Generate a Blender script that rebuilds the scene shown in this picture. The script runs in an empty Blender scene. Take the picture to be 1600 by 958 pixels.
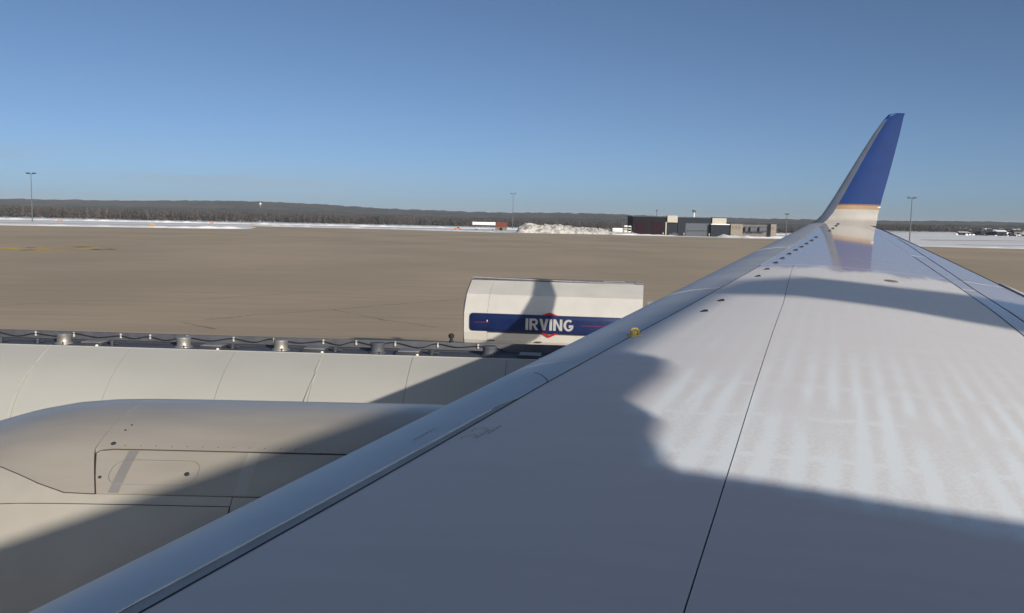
import bpy, bmesh, math, random
import numpy as np
from mathutils import Vector, Matrix, noise

random.seed(7)
scene = bpy.context.scene
COL = scene.collection
R = math.radians
EYE = 5.2                                   # eye height above the apron, metres

# ------------------------------------------------------------------ camera
cam_data = bpy.data.cameras.new("camera")
cam = bpy.data.objects.new("camera", cam_data)
COL.objects.link(cam)
cam_data.sensor_width = 36.0
cam_data.lens = 36.0 * 1385 / 1600
cam_data.clip_start = 0.05
cam_data.clip_end = 60000
PITCH, ROLL = math.atan(129.5 / 1385), math.atan(.021)
cam.matrix_world = (Matrix.Translation((0, 0, EYE)) @ Matrix.Rotation(R(90) - PITCH, 4, 'X')
                    @ Matrix.Rotation(ROLL, 4, 'Z'))
scene.camera = cam

# ------------------------------------------------------------------ light
SUN_AZ = R(31.5)        # light travels forward (-X) by this angle off straight outboard (+Y)
SUN_EL = R(17)
SUN_DIR = Vector((-math.sin(SUN_AZ) * math.cos(SUN_EL), math.cos(SUN_AZ) * math.cos(SUN_EL), -math.sin(SUN_EL)))
sun_data = bpy.data.lights.new("sun", 'SUN')
sun_data.energy = 2.85
sun_data.angle = R(.53)
sun_data.color = (1, .91, .79)
sun = bpy.data.objects.new("sun", sun_data)
COL.objects.link(sun)
sun.rotation_euler = SUN_DIR.to_track_quat('-Z', 'Y').to_euler()
sun.location = (40, -60, 60)

world = bpy.data.worlds.new("World")
scene.world = world
world.use_nodes = True
wn, wl = world.node_tree.nodes, world.node_tree.links
wn.clear()
w_out = wn.new('ShaderNodeOutputWorld')
w_bg = wn.new('ShaderNodeBackground')
w_bg.inputs['Strength'].default_value = .076
sky = wn.new('ShaderNodeTexSky')
sky.sky_type = 'NISHITA'
sky.sun_disc = False
sky.sun_elevation = SUN_EL
sky.sun_rotation = math.atan2(-SUN_DIR.x, -SUN_DIR.y)
sky.altitude = 2500
sky.air_density = .5
sky.dust_density = 10.0
sky.ozone_density = 1.0
# a few thin streaks of low cloud
geo = wn.new('ShaderNodeTexCoord')
mp = wn.new('ShaderNodeMapping'); mp.inputs['Scale'].default_value = (1.6, 1.6, 26)
cn = wn.new('ShaderNodeTexNoise'); cn.inputs['Scale'].default_value = 2.2; cn.inputs['Detail'].default_value = 5
cr = wn.new('ShaderNodeMapRange'); cr.inputs[1].default_value = .47; cr.inputs[2].default_value = .72
sep = wn.new('ShaderNodeSeparateXYZ')
band = wn.new('ShaderNodeMapRange'); band.inputs[1].default_value = .085; band.inputs[2].default_value = .045
mul = wn.new('ShaderNodeMath'); mul.operation = 'MULTIPLY'
left = wn.new('ShaderNodeMapRange'); left.inputs[1].default_value = .05; left.inputs[2].default_value = -.5
mul2 = wn.new('ShaderNodeMath'); mul2.operation = 'MULTIPLY'
mul3 = wn.new('ShaderNodeMath'); mul3.operation = 'MULTIPLY'; mul3.inputs[1].default_value = .95
mixc = wn.new('ShaderNodeMix'); mixc.data_type = 'RGBA'
mixc.inputs['B'].default_value = (3.0, 3.7, 4.5, 1)
wl.new(geo.outputs['Generated'], mp.inputs['Vector']); wl.new(mp.outputs[0], cn.inputs['Vector'])
wl.new(cn.outputs['Fac'], cr.inputs[0]); wl.new(geo.outputs['Generated'], sep.inputs[0])
wl.new(sep.outputs['Z'], band.inputs[0]); wl.new(sep.outputs['X'], left.inputs[0])
wl.new(cr.outputs[0], mul.inputs[0]); wl.new(band.outputs[0], mul.inputs[1])
wl.new(mul.outputs[0], mul2.inputs[0]); wl.new(left.outputs[0], mul2.inputs[1])
wl.new(mul2.outputs[0], mul3.inputs[0])
wl.new(mul3.outputs[0], mixc.inputs['Factor'])
wb = wn.new('ShaderNodeMix'); wb.data_type = 'RGBA'; wb.blend_type = 'MULTIPLY'       # camera white balance of the whole sky
wb.inputs['Factor'].default_value = 1; wb.inputs['B'].default_value = (.85, 1.0, 1.05, 1)
wl.new(sky.outputs[0], wb.inputs['A']); wl.new(wb.outputs['Result'], mixc.inputs['A'])
wl.new(mixc.outputs['Result'], w_bg.inputs['Color']); wl.new(w_bg.outputs[0], w_out.inputs[0])

scene.view_settings.view_transform = 'Standard'
scene.view_settings.look = 'None'
scene.view_settings.exposure = .5
scene.view_settings.gamma = 1
scene.view_settings.use_curve_mapping = False


# ------------------------------------------------------------------ helpers
def tag(o, label=None, cat=None, group=None, kind=None):
    if label: o['label'] = label
    if cat: o['category'] = cat
    if group: o['group'] = group
    if kind: o['kind'] = kind
    return o


def empty(name, loc=(0, 0, 0), rz=0.0, parent=None):
    o = bpy.data.objects.new(name, None)
    o.empty_display_size = .5
    COL.objects.link(o)
    o.location = loc
    o.rotation_euler = (0, 0, rz)
    if parent: o.parent = parent
    return o


def copy_tree(o, parent=None):
    c = o.copy()
    COL.objects.link(c)
    c.parent = parent
    for ch in o.children:
        copy_tree(ch, c)
    return c


class MB:
    """collects polygons and builds ONE mesh object"""
    def __init__(s):
        s.v, s.f, s.uv, s.m = [], [], None, []
        s.cur = 0

    def add(s, verts, faces):
        n = len(s.v)
        s.v += [tuple(p) for p in verts]
        s.f += [tuple(i + n for i in f) for f in faces]
        s.m += [s.cur] * len(faces)
        return s

    def box(s, x0, x1, y0, y1, z0, z1, b=0.0):
        if b <= 0:
            v = [(x, y, z) for z in (z0, z1) for y in (y0, y1) for x in (x0, x1)]
            return s.add(v, [(0, 2, 3, 1), (4, 5, 7, 6), (0, 1, 5, 4), (2, 6, 7, 3), (0, 4, 6, 2), (1, 3, 7, 5)])
        bm = bmesh.new()
        bmesh.ops.create_cube(bm, size=1)
        for v in bm.verts:
            v.co = ((x0 + x1) / 2 + v.co.x * (x1 - x0), (y0 + y1) / 2 + v.co.y * (y1 - y0), (z0 + z1) / 2 + v.co.z * (z1 - z0))
        bmesh.ops.bevel(bm, geom=bm.edges[:], offset=b, segments=2, profile=.6, affect='EDGES')
        s.bm(bm)
        return s

    def bm(s, bm):
        bm.verts.index_update()
        s.add([v.co[:] for v in bm.verts], [[v.index for v in f.verts] for f in bm.faces])
        bm.free()

    def tube(s, pts, r, n=8, cap=True):
        pts = [Vector(p) for p in pts]
        rr = r if isinstance(r, (list, tuple)) else [r] * len(pts)
        rings = []
        for i, p in enumerate(pts):
            d = (pts[min(i + 1, len(pts) - 1)] - pts[max(i - 1, 0)]).normalized()
            up = Vector((0, 0, 1)) if abs(d.z) < .95 else Vector((1, 0, 0))
            a = d.cross(up).normalized(); b = a.cross(d)
            rings.append([p + (a * math.cos(t) + b * math.sin(t)) * rr[i] for t in [2 * math.pi * k / n for k in range(n)]])
        v = [q for r_ in rings for q in r_]
        f = [(i * n + k, i * n + (k + 1) % n, (i + 1) * n + (k + 1) % n, (i + 1) * n + k) for i in range(len(pts) - 1) for k in range(n)]
        if cap:
            f += [tuple(range(n))[::-1], tuple(range((len(pts) - 1) * n, len(pts) * n))]
        return s.add(v, f)

    def lathe(s, prof, origin=(0, 0, 0), axis='Z', n=24, cap=True):
        ox, oy, oz = origin
        v = []
        for (r, h) in prof:
            for k in range(n):
                t = 2 * math.pi * k / n
                a, b = r * math.cos(t), r * math.sin(t)
                if axis == 'Z': v.append((ox + a, oy + b, oz + h))
                elif axis == 'X': v.append((ox + h, oy + a, oz + b))
                else: v.append((ox + b, oy + h, oz + a))
        m = len(prof)
        f = [(i * n + k, i * n + (k + 1) % n, (i + 1) * n + (k + 1) % n, (i + 1) * n + k) for i in range(m - 1) for k in range(n)]
        if cap:
            if prof[0][0] > 1e-4: f.append(tuple(range(n))[::-1])
            if prof[-1][0] > 1e-4: f.append(tuple(range((m - 1) * n, m * n)))
        return s.add(v, f)

    def prism(s, poly, h0, h1, axis='X'):
        """extrude a closed 2D outline along an axis; outline is (y,z) for X, (x,z) for Y, (x,y) for Z"""
        n = len(poly)
        def P(p, h):
            return (h, p[0], p[1]) if axis == 'X' else ((p[0], h, p[1]) if axis == 'Y' else (p[0], p[1], h))
        v = [P(p, h0) for p in poly] + [P(p, h1) for p in poly]
        f = [tuple(range(n))[::-1], tuple(range(n, 2 * n))] + [(i, (i + 1) % n, n + (i + 1) % n, n + i) for i in range(n)]
        return s.add(v, f)

    def grid(s, P, nu, nv, thick=None):
        """P(i,j)->point; thick(i,j)->under point gives closed slab"""
        n0 = [P(i, j) for i in range(nu + 1) for j in range(nv + 1)]
        idx = lambda i, j: i * (nv + 1) + j
        f = [(idx(i, j), idx(i + 1, j), idx(i + 1, j + 1), idx(i, j + 1)) for i in range(nu) for j in range(nv)]
        if thick is None:
            return s.add(n0, f)
        m = len(n0)
        n1 = [thick(i, j) for i in range(nu + 1) for j in range(nv + 1)]
        f += [tuple(q + m for q in reversed(q4)) for q4 in list(f)]
        rim = [(i, 0) for i in range(nu + 1)] + [(nu, j) for j in range(1, nv + 1)] + [(i, nv) for i in range(nu - 1, -1, -1)] + [(0, j) for j in range(nv - 1, 0, -1)]
        for a, b in zip(rim, rim[1:] + rim[:1]):
            f.append((idx(*b), idx(*a), idx(*a) + m, idx(*b) + m))
        return s.add(n0 + n1, f)

    def build(s, name, mat, parent=None, smooth=35, fix=True, uvs=None):
        me = bpy.data.meshes.new(name)
        me.from_pydata(s.v, [], s.f)
        mats = mat if isinstance(mat, (list, tuple)) else [mat]
        for m in mats: me.materials.append(m)
        if len(mats) > 1: me.polygons.foreach_set('material_index', s.m)
        if uvs is not None:
            l = me.uv_layers.new(name='span')
            vi = np.zeros(len(me.loops), dtype=np.int32); me.loops.foreach_get('vertex_index', vi)
            l.data.foreach_set('uv', np.asarray(uvs, dtype=np.float32)[vi].ravel())
        if fix:
            bm = bmesh.new(); bm.from_mesh(me)
            bmesh.ops.recalc_face_normals(bm, faces=bm.faces[:])
            bm.to_mesh(me); bm.free()
        if smooth:
            me.polygons.foreach_set('use_smooth', [True] * len(me.polygons))
            me.set_sharp_from_angle(angle=R(smooth))
        o = bpy.data.objects.new(name, me)
        COL.objects.link(o)
        if parent: o.parent = parent
        return o


# ------------------------------------------------------------------ materials
def new_mat(name):
    m = bpy.data.materials.new(name)
    m.use_nodes = True
    return m, m.node_tree.nodes, m.node_tree.links, m.node_tree.nodes['Principled BSDF']


def mat(name, c, rough=.5, metal=0.0, var=.12, scale=4.0, bump=0.0, bscale=60.0, c2=None, stretch=(1, 1, 1), coat=0.0, spec=None, contrast=(.35, .65)):
    m, n, l, p = new_mat(name)
    tc = n.new('ShaderNodeTexCoord')
    mapn = n.new('ShaderNodeMapping'); mapn.inputs['Scale'].default_value = stretch
    l.new(tc.outputs['Object'], mapn.inputs['Vector'])
    nz = n.new('ShaderNodeTexNoise'); nz.inputs['Scale'].default_value = scale; nz.inputs['Detail'].default_value = 6
    l.new(mapn.outputs[0], nz.inputs['Vector'])
    mr = n.new('ShaderNodeMapRange'); mr.inputs[1].default_value, mr.inputs[2].default_value = contrast
    l.new(nz.outputs['Fac'], mr.inputs[0])
    mx = n.new('ShaderNodeMix'); mx.data_type = 'RGBA'
    if c2 is None:
        a = [x * (1 - var) for x in c]; b = [min(1, x * (1 + var)) for x in c]
    else: a, b = c, c2
    mx.inputs['A'].default_value = (*a, 1); mx.inputs['B'].default_value = (*b, 1)
    l.new(mr.outputs[0], mx.inputs['Factor'])
    l.new(mx.outputs['Result'], p.inputs['Base Color'])
    p.inputs['Metallic'].default_value = metal
    rr = n.new('ShaderNodeMapRange'); rr.inputs[3].default_value = max(.02, rough - .06); rr.inputs[4].default_value = min(1, rough + .08)
    l.new(nz.outputs['Fac'], rr.inputs[0]); l.new(rr.outputs[0], p.inputs['Roughness'])
    if coat: p.inputs['Coat Weight'].default_value = coat; p.inputs['Coat Roughness'].default_value = .06
    if spec is not None: p.inputs['Specular IOR Level'].default_value = spec
    if bump:
        b1 = n.new('ShaderNodeTexNoise'); b1.inputs['Scale'].default_value = bscale; b1.inputs['Detail'].default_value = 4
        l.new(mapn.outputs[0], b1.inputs['Vector'])
        bp = n.new('ShaderNodeBump'); bp.inputs['Strength'].default_value = bump; bp.inputs['Distance'].default_value = .02
        l.new(b1.outputs['Fac'], bp.inputs['Height']); l.new(bp.outputs[0], p.inputs['Normal'])
    return m


def math_node(n, l, op, a, b=None, clamp=False):
    x = n.new('ShaderNodeMath'); x.operation = op; x.use_clamp = clamp
    for i, q in enumerate((a, b)):
        if q is None: continue
        if isinstance(q, (int, float)): x.inputs[i].default_value = q
        else: l.new(q, x.inputs[i])
    return x.outputs[0]


def map_range(n, l, v, a, b, c=0.0, d=1.0, smooth=True):
    x = n.new('ShaderNodeMapRange')
    if smooth: x.interpolation_type = 'SMOOTHSTEP'
    l.new(v, x.inputs[0])
    for i, q in zip((1, 2, 3, 4), (a, b, c, d)): x.inputs[i].default_value = q
    return x.outputs[0]


def wing_paint(name='wing_paint', frosted=True):
    """grey wing paint; clean and glossy towards the tip, with frost inboard that shows the stringers and whitens the sunlit patch"""
    m, n, l, p = new_mat(name)
    uv = n.new('ShaderNodeUVMap'); uv.uv_map = 'span'
    sp = n.new('ShaderNodeSeparateXYZ'); l.new(uv.outputs[0], sp.inputs[0])
    o, d = sp.outputs[0], sp.outputs[1]
    def nz(scale, detail=4, st=(1, 1, 1)):
        mp_ = n.new('ShaderNodeMapping'); mp_.inputs['Scale'].default_value = st
        l.new(uv.outputs[0], mp_.inputs['Vector'])
        t = n.new('ShaderNodeTexNoise'); t.inputs['Scale'].default_value = scale; t.inputs['Detail'].default_value = detail
        l.new(mp_.outputs[0], t.inputs['Vector'])
        return t.outputs['Fac']
    wob = nz(1.6, 5)
    wobc = math_node(n, l, 'SUBTRACT', wob, .5)
    # frost edges: inboard and front ones traced along the sunlit patch, outboard one free
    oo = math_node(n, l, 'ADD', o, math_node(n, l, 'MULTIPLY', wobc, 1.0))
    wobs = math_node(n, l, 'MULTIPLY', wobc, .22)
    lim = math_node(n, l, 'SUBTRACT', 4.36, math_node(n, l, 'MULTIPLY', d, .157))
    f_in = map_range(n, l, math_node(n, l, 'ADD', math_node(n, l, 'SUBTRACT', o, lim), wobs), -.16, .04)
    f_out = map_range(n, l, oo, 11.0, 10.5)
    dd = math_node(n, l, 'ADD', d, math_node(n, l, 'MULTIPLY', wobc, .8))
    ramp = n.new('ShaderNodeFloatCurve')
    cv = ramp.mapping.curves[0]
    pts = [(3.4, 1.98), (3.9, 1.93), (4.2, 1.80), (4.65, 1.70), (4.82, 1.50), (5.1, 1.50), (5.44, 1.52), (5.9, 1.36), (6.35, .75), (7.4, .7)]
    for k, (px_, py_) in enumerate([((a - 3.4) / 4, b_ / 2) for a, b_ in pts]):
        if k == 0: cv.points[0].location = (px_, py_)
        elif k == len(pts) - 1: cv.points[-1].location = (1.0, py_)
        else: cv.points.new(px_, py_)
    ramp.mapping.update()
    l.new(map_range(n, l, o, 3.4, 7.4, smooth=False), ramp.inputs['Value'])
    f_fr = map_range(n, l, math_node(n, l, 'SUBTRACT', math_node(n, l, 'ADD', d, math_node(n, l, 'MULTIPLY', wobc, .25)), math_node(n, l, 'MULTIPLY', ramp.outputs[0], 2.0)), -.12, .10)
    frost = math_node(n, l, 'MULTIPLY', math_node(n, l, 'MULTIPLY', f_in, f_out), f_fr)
    if not frosted: frost = math_node(n, l, 'MULTIPLY', frost, 0.0)
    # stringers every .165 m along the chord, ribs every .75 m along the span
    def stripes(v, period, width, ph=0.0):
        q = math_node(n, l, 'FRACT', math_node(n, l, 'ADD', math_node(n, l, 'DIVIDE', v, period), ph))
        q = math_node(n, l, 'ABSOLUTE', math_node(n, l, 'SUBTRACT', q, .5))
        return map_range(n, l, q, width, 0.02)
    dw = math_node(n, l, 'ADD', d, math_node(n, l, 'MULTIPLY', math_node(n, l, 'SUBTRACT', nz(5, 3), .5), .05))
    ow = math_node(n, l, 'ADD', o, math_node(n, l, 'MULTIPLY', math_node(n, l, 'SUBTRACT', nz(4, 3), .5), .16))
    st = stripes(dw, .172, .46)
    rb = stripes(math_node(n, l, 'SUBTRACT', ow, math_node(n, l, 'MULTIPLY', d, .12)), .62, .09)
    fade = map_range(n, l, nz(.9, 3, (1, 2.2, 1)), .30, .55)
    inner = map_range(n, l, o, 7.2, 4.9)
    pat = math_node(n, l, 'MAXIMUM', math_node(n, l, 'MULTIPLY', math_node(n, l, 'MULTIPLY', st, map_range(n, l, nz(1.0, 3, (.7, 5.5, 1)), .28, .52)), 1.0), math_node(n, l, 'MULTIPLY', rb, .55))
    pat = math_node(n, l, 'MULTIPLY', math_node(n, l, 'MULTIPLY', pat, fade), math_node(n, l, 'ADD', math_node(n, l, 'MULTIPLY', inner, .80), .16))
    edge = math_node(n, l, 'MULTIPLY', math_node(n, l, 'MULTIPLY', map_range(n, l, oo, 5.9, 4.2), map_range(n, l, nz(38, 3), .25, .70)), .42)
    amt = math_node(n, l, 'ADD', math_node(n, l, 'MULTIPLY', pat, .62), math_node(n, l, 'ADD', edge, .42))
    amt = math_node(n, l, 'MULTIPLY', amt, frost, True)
    # painted glints: white specks for the sparkle of ice crystals
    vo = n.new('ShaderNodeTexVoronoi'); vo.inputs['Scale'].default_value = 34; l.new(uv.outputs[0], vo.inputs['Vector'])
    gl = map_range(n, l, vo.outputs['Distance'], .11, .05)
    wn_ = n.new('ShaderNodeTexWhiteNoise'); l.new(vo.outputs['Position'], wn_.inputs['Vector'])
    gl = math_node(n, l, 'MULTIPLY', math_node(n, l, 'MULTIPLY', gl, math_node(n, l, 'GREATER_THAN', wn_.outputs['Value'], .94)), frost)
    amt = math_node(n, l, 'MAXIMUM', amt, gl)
    # paint with streaky grime along the airflow
    g = nz(2.2, 6, (3.2, .5, 1))
    mx0 = n.new('ShaderNodeMix'); mx0.data_type = 'RGBA'
    mx0.inputs['A'].default_value = (.74, .67, .635, 1); mx0.inputs['B'].default_value = (.775, .70, .665, 1)
    l.new(map_range(n, l, g, .3, .7), mx0.inputs['Factor'])
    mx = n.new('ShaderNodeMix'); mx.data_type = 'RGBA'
    mx.inputs['B'].default_value = (.87, .915, .94, 1)  # frost white; also paints the sunlit patch cooler and lighter than the shade
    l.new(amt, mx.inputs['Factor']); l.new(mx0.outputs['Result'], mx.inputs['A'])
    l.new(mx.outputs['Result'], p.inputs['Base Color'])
    # clean outer panel is a mirror at grazing angles, the frosted part is dull
    clean = map_range(n, l, oo, 10.5, 11.0)
    if not frosted: clean = math_node(n, l, 'MAXIMUM', clean, .85)
    rgh = math_node(n, l, 'ADD', math_node(n, l, 'MULTIPLY', clean, -.34), math_node(n, l, 'ADD', math_node(n, l, 'MULTIPLY', amt, .25), .40))
    l.new(rgh, p.inputs['Roughness'])
    l.new(math_node(n, l, 'MULTIPLY', clean, .55), p.inputs['Coat Weight'])
    p.inputs['Coat Roughness'].default_value = .06
    p.inputs['Coat IOR'].default_value = 1.6
    bp = n.new('ShaderNodeBump'); bp.inputs['Strength'].default_value = .02; bp.inputs['Distance'].default_value = .01
    l.new(math_node(n, l, 'ADD', nz(2.5, 2), math_node(n, l, 'MULTIPLY', st, .05)), bp.inputs['Height']); l.new(bp.outputs[0], p.inputs['Normal'])
    return m


M = {}
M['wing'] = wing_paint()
M['wing_clean'] = wing_paint('clean_wing_paint', False)
M['slat'] = mat('bare_slat_metal', (.66, .65, .64), .40, .42, .06, 1.5, stretch=(.4, 2, 1))
M['slat_edge'] = mat('bright_slat_edge', (.90, .88, .82), .35, .6, .05)
M['sealant'] = mat('dark_gap_sealant', (.03, .03, .035), .8)
M['wing_low'] = mat('grey_lower_wing_paint', (.42, .42, .43), .45)
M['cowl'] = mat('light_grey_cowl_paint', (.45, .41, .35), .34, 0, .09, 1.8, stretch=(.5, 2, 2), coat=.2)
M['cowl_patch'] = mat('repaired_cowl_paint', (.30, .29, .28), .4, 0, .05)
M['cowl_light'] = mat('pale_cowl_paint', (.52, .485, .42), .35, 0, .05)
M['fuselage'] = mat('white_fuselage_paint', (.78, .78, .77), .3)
M['blue_tail'] = mat('blue_winglet_paint', (.006, .033, .150), .45, 0, .10, 2.0, spec=.2)
M['gold'] = mat('gold_stripe_paint', (.29, .195, .11), .45)
M['rust_line'] = mat('dark_orange_line_paint', (.17, .07, .05), .5)
M['wl_white'] = mat('pale_winglet_paint', (.36, .335, .31), .4, 0, .05)
M['wl_metal'] = mat('winglet_edge_metal', (.075, .095, .14), .5, .1, .05)
M['yellow_hook'] = mat('yellow_hook_paint', (.72, .50, .09), .45)
M['vg'] = mat('dark_vane_paint', (.018, .022, .032), .7, spec=.2)
M['red_ink'] = mat('faded_red_stencil', (.50, .42, .39), .6)
M['grey_ink'] = mat('faded_grey_stencil', (.44, .40, .37), .6)
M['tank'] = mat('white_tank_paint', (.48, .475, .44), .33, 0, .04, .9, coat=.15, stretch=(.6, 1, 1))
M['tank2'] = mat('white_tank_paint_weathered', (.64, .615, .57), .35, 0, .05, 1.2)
M['tank_grey'] = mat('grey_walkway_metal', (.10, .105, .125), .6, .1, .15, 6)
M['steel'] = mat('dull_stainless_steel', (.40, .38, .35), .48, .6, .15, 8)
M['black_rubber'] = mat('black_rubber', (.022, .022, .025), .7)
M['dark_steel'] = mat('dark_painted_steel', (.06, .065, .075), .5, .2)
M['clip'] = mat('pale_cable_clip', (.62, .60, .55), .5)
M['rail_grey'] = mat('pale_grey_rail', (.30, .30, .30), .6)
M['cowl_seal'] = mat('grey_door_seal', (.07, .065, .06), .8)
M['dim_red'] = mat('dull_red_line', (.20, .02, .035), .5)
M['rivet'] = mat('dull_rivet_paint', (.17, .16, .15), .6)
M['band_blue'] = mat('blue_band_paint', (.010, .022, .095), .35, 0, .08)
M['logo_red'] = mat('red_emblem_paint', (.46, .02, .035), .4)
M['letter_white'] = mat('white_letter_paint', (.47, .465, .45), .5, var=.03)
M['glass'] = mat('dark_cab_glass', (.02, .025, .03), .08, coat=.5)
M['rubber'] = mat('tyre_rubber', (.03, .03, .03), .85)
M['yellow_mark'] = mat('worn_yellow_road_paint', (.72, .47, .07), .8, 0, .15, 1.0, contrast=(.3, .7))
M['galv'] = mat('galvanised_steel', (.12, .13, .145), .7, .1)
M['lamp_dark'] = mat('dark_lamp_housing', (.05, .055, .06), .5)
M['maroon'] = mat('maroon_door_paint', (.024, .010, .014), .8, var=.1, spec=.1)
M['dark_wall'] = mat('dark_grey_cladding', (.017, .018, .024), .9, var=.12, spec=.1)
M['slate_wall'] = mat('slate_grey_cladding', (.030, .035, .045), .9, spec=.1)
M['grey_door'] = mat('pale_grey_door', (.11, .122, .14), .8, spec=.1)
M['cream'] = mat('cream_cladding', (.46, .43, .36), .7)
M['tan'] = mat('tan_block_wall', (.25, .215, .17), .8, 0, .15, 1.0)
M['tan_dark'] = mat('brown_grey_wall', (.17, .15, .14), .8)
M['roof_dark'] = mat('dark_roof_sheet', (.05, .055, .065), .7)
M['rust_roof'] = mat('red_brown_roof', (.20, .06, .04), .7)
M['orange'] = mat('orange_sign_paint', (.45, .22, .05), .7)
M['sign_red'] = mat('red_sign_paint', (.50, .20, .16), .7)
M['white_paint'] = mat('white_paint', (.78, .77, .75), .5)
M['snow'] = mat('snow', (.93, .93, .93), .75, 0, .03, .05, .25, 1.5)
M['bark_grey'] = mat('grey_brown_twigs', (.062, .054, .053), .9, 0, .3, .02)
M['bark_red'] = mat('reddish_twigs', (.072, .053, .050), .9, 0, .3, .02)
M['bark_pale'] = mat('pale_birch_bark', (.115, .10, .095), .8, 0, .2, .05)
M['conifer'] = mat('dark_conifer', (.032, .036, .033), .9, 0, .3, .05)


# ------------------------------------------------------------------ ground, sky air, hills
def apron_mat():
    m, n, l, p = new_mat('weathered_apron_concrete')
    tc = n.new('ShaderNodeTexCoord')
    def nz(scale, det, st=(1, 1, 1), rot=0):
        mp_ = n.new('ShaderNodeMapping'); mp_.inputs['Scale'].default_value = st; mp_.inputs['Rotation'].default_value = (0, 0, rot)
        l.new(tc.outputs['Object'], mp_.inputs['Vector'])
        t = n.new('ShaderNodeTexNoise'); t.inputs['Scale'].default_value = scale; t.inputs['Detail'].default_value = det
        l.new(mp_.outputs[0], t.inputs['Vector']); return t.outputs['Fac']
    a = nz(.035, 6, (1, .6, 1)); b = nz(.4, 6, (.25, 2.2, 1), R(8)); c = nz(8, 4)
    f = math_node(n, l, 'ADD', math_node(n, l, 'MULTIPLY', a, .55), math_node(n, l, 'ADD', math_node(n, l, 'MULTIPLY', b, .30), math_node(n, l, 'MULTIPLY', c, .15)))
    mx = n.new('ShaderNodeMix'); mx.data_type = 'RGBA'
    mx.inputs['A'].default_value = (.435, .345, .24, 1); mx.inputs['B'].default_value = (.575, .455, .315, 1)
    l.new(map_range(n, l, f, .36, .64), mx.inputs['Factor'])
    l.new(mx.outputs['Result'], p.inputs['Base Color'])
    p.inputs['Roughness'].default_value = .85; p.inputs['Specular IOR Level'].default_value = .25
    bp = n.new('ShaderNodeBump'); bp.inputs['Strength'].default_value = .15; bp.inputs['Distance'].default_value = .02
    l.new(c, bp.inputs['Height']); l.new(bp.outputs[0], p.inputs['Normal'])
    return m


def rise(x, y):
    """height of the land: flat airfield, gentle rise to the right far away"""
    if y < 420: return 0.0
    ang = x / max(y, 1)
    w = min(1, max(0, (ang - .34) / .08)); w = w * w * (3 - 2 * w)
    return w * (y - 420) * .0076 * (1 if y < 3200 else 3200 / y)


def snow_ground_mat():
    m, n, l, p = new_mat('snow_covered_land')
    tc = n.new('ShaderNodeTexCoord')
    def nz(scale, det, st=(1, 1, 1)):
        mp_ = n.new('ShaderNodeMapping'); mp_.inputs['Scale'].default_value = st
        l.new(tc.outputs['Object'], mp_.inputs['Vector'])
        t = n.new('ShaderNodeTexNoise'); t.inputs['Scale'].default_value = scale; t.inputs['Detail'].default_value = det
        l.new(mp_.outputs[0], t.inputs['Vector']); return t.outputs['Fac']
    bare = map_range(n, l, nz(.012, 7, (1, 2.2, 1)), .55, .70)
    mx = n.new('ShaderNodeMix'); mx.data_type = 'RGBA'
    mx.inputs['A'].default_value = (.93, .93, .93, 1); mx.inputs['B'].default_value = (.66, .63, .58, 1)
    l.new(math_node(n, l, 'MULTIPLY', bare, .6), mx.inputs['Factor'])
    l.new(mx.outputs['Result'], p.inputs['Base Color'])
    p.inputs['Roughness'].default_value = .8
    bp = n.new('ShaderNodeBump'); bp.inputs['Strength'].default_value = .3; bp.inputs['Distance'].default_value = .3
    l.new(nz(.35, 5), bp.inputs['Height']); l.new(bp.outputs[0], p.inputs['Normal'])
    return m


M['apron'] = apron_mat()
M['snow_land'] = snow_ground_mat()

# land sheet out to the horizon
xs = [-14000, -9000, -6000, -4000, -2500, -1500, -900, -500, -250, -100, 0, 80, 160, 240, 320, 420, 540, 700, 900, 1150, 1500, 1900, 2500, 3500, 5000, 8000, 14000]
ys = [-3000, -800, -200, -50, 50, 150, 280, 350, 420, 500, 600, 750, 900, 1100, 1350, 1700, 2100, 2600, 3200, 4000, 6000, 9000, 14000]
b = MB(); b.grid(lambda i, j: (xs[i], ys[j], -.02 + rise(xs[i], ys[j])), len(xs) - 1, len(ys) - 1)
tag(b.build('ground', M['snow_land'], smooth=0), kind='structure')

APRON = [(-900, 345), (-217, 378), (-150, 405), (-128, 432), (-150, 520), (-178, 598), (-83, 570), (-39, 533), (0, 502), (54, 505), (115, 474), (153, 500),
         (190, 440), (139, 330), (183, 319), (900, 300), (900, -400), (-900, -400)]
b = MB(); b.add([(x, y, 0) for x, y in APRON], [tuple(range(len(APRON)))])
tag(b.build('apron', M['apron'], smooth=0), kind='structure')


def snow_bank(pts, w, h, seed, name='snow_bank'):
    """a ploughed ridge of snow along a line"""
    rnd = random.Random(seed)
    P = []
    for (x0, y0), (x1, y1) in zip(pts, pts[1:]):
        k = max(2, int(math.hypot(x1 - x0, y1 - y0) / 2.2))
        P += [(x0 + (x1 - x0) * t / k, y0 + (y1 - y0) * t / k) for t in range(k)]
    P.append(pts[-1])
    n = len(P) - 1
    prof = [(-.5, -.05), (-.3, .45), (-.1, .95), (.12, 1.0), (.32, .5), (.5, -.05)]
    def q(i, j):
        x, y = P[i]
        e = min(1, i / 3, (n - i) / 3)
        hh = h * e * (.45 + 1.1 * abs(noise.noise((x * .11, y * .11, seed))) + .25 * rnd.random())
        ww = w * (.7 + .6 * abs(noise.noise((x * .07, y * .07, seed + 5))))
        return (x + rnd.uniform(-.15, .15), y + prof[j][0] * ww, max(-.1, prof[j][1] * hh))
    b_ = MB(); b_.grid(q, n, len(prof) - 1)
    return tag(b_.build(name, M['snow'], smooth=60), kind='structure')


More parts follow.
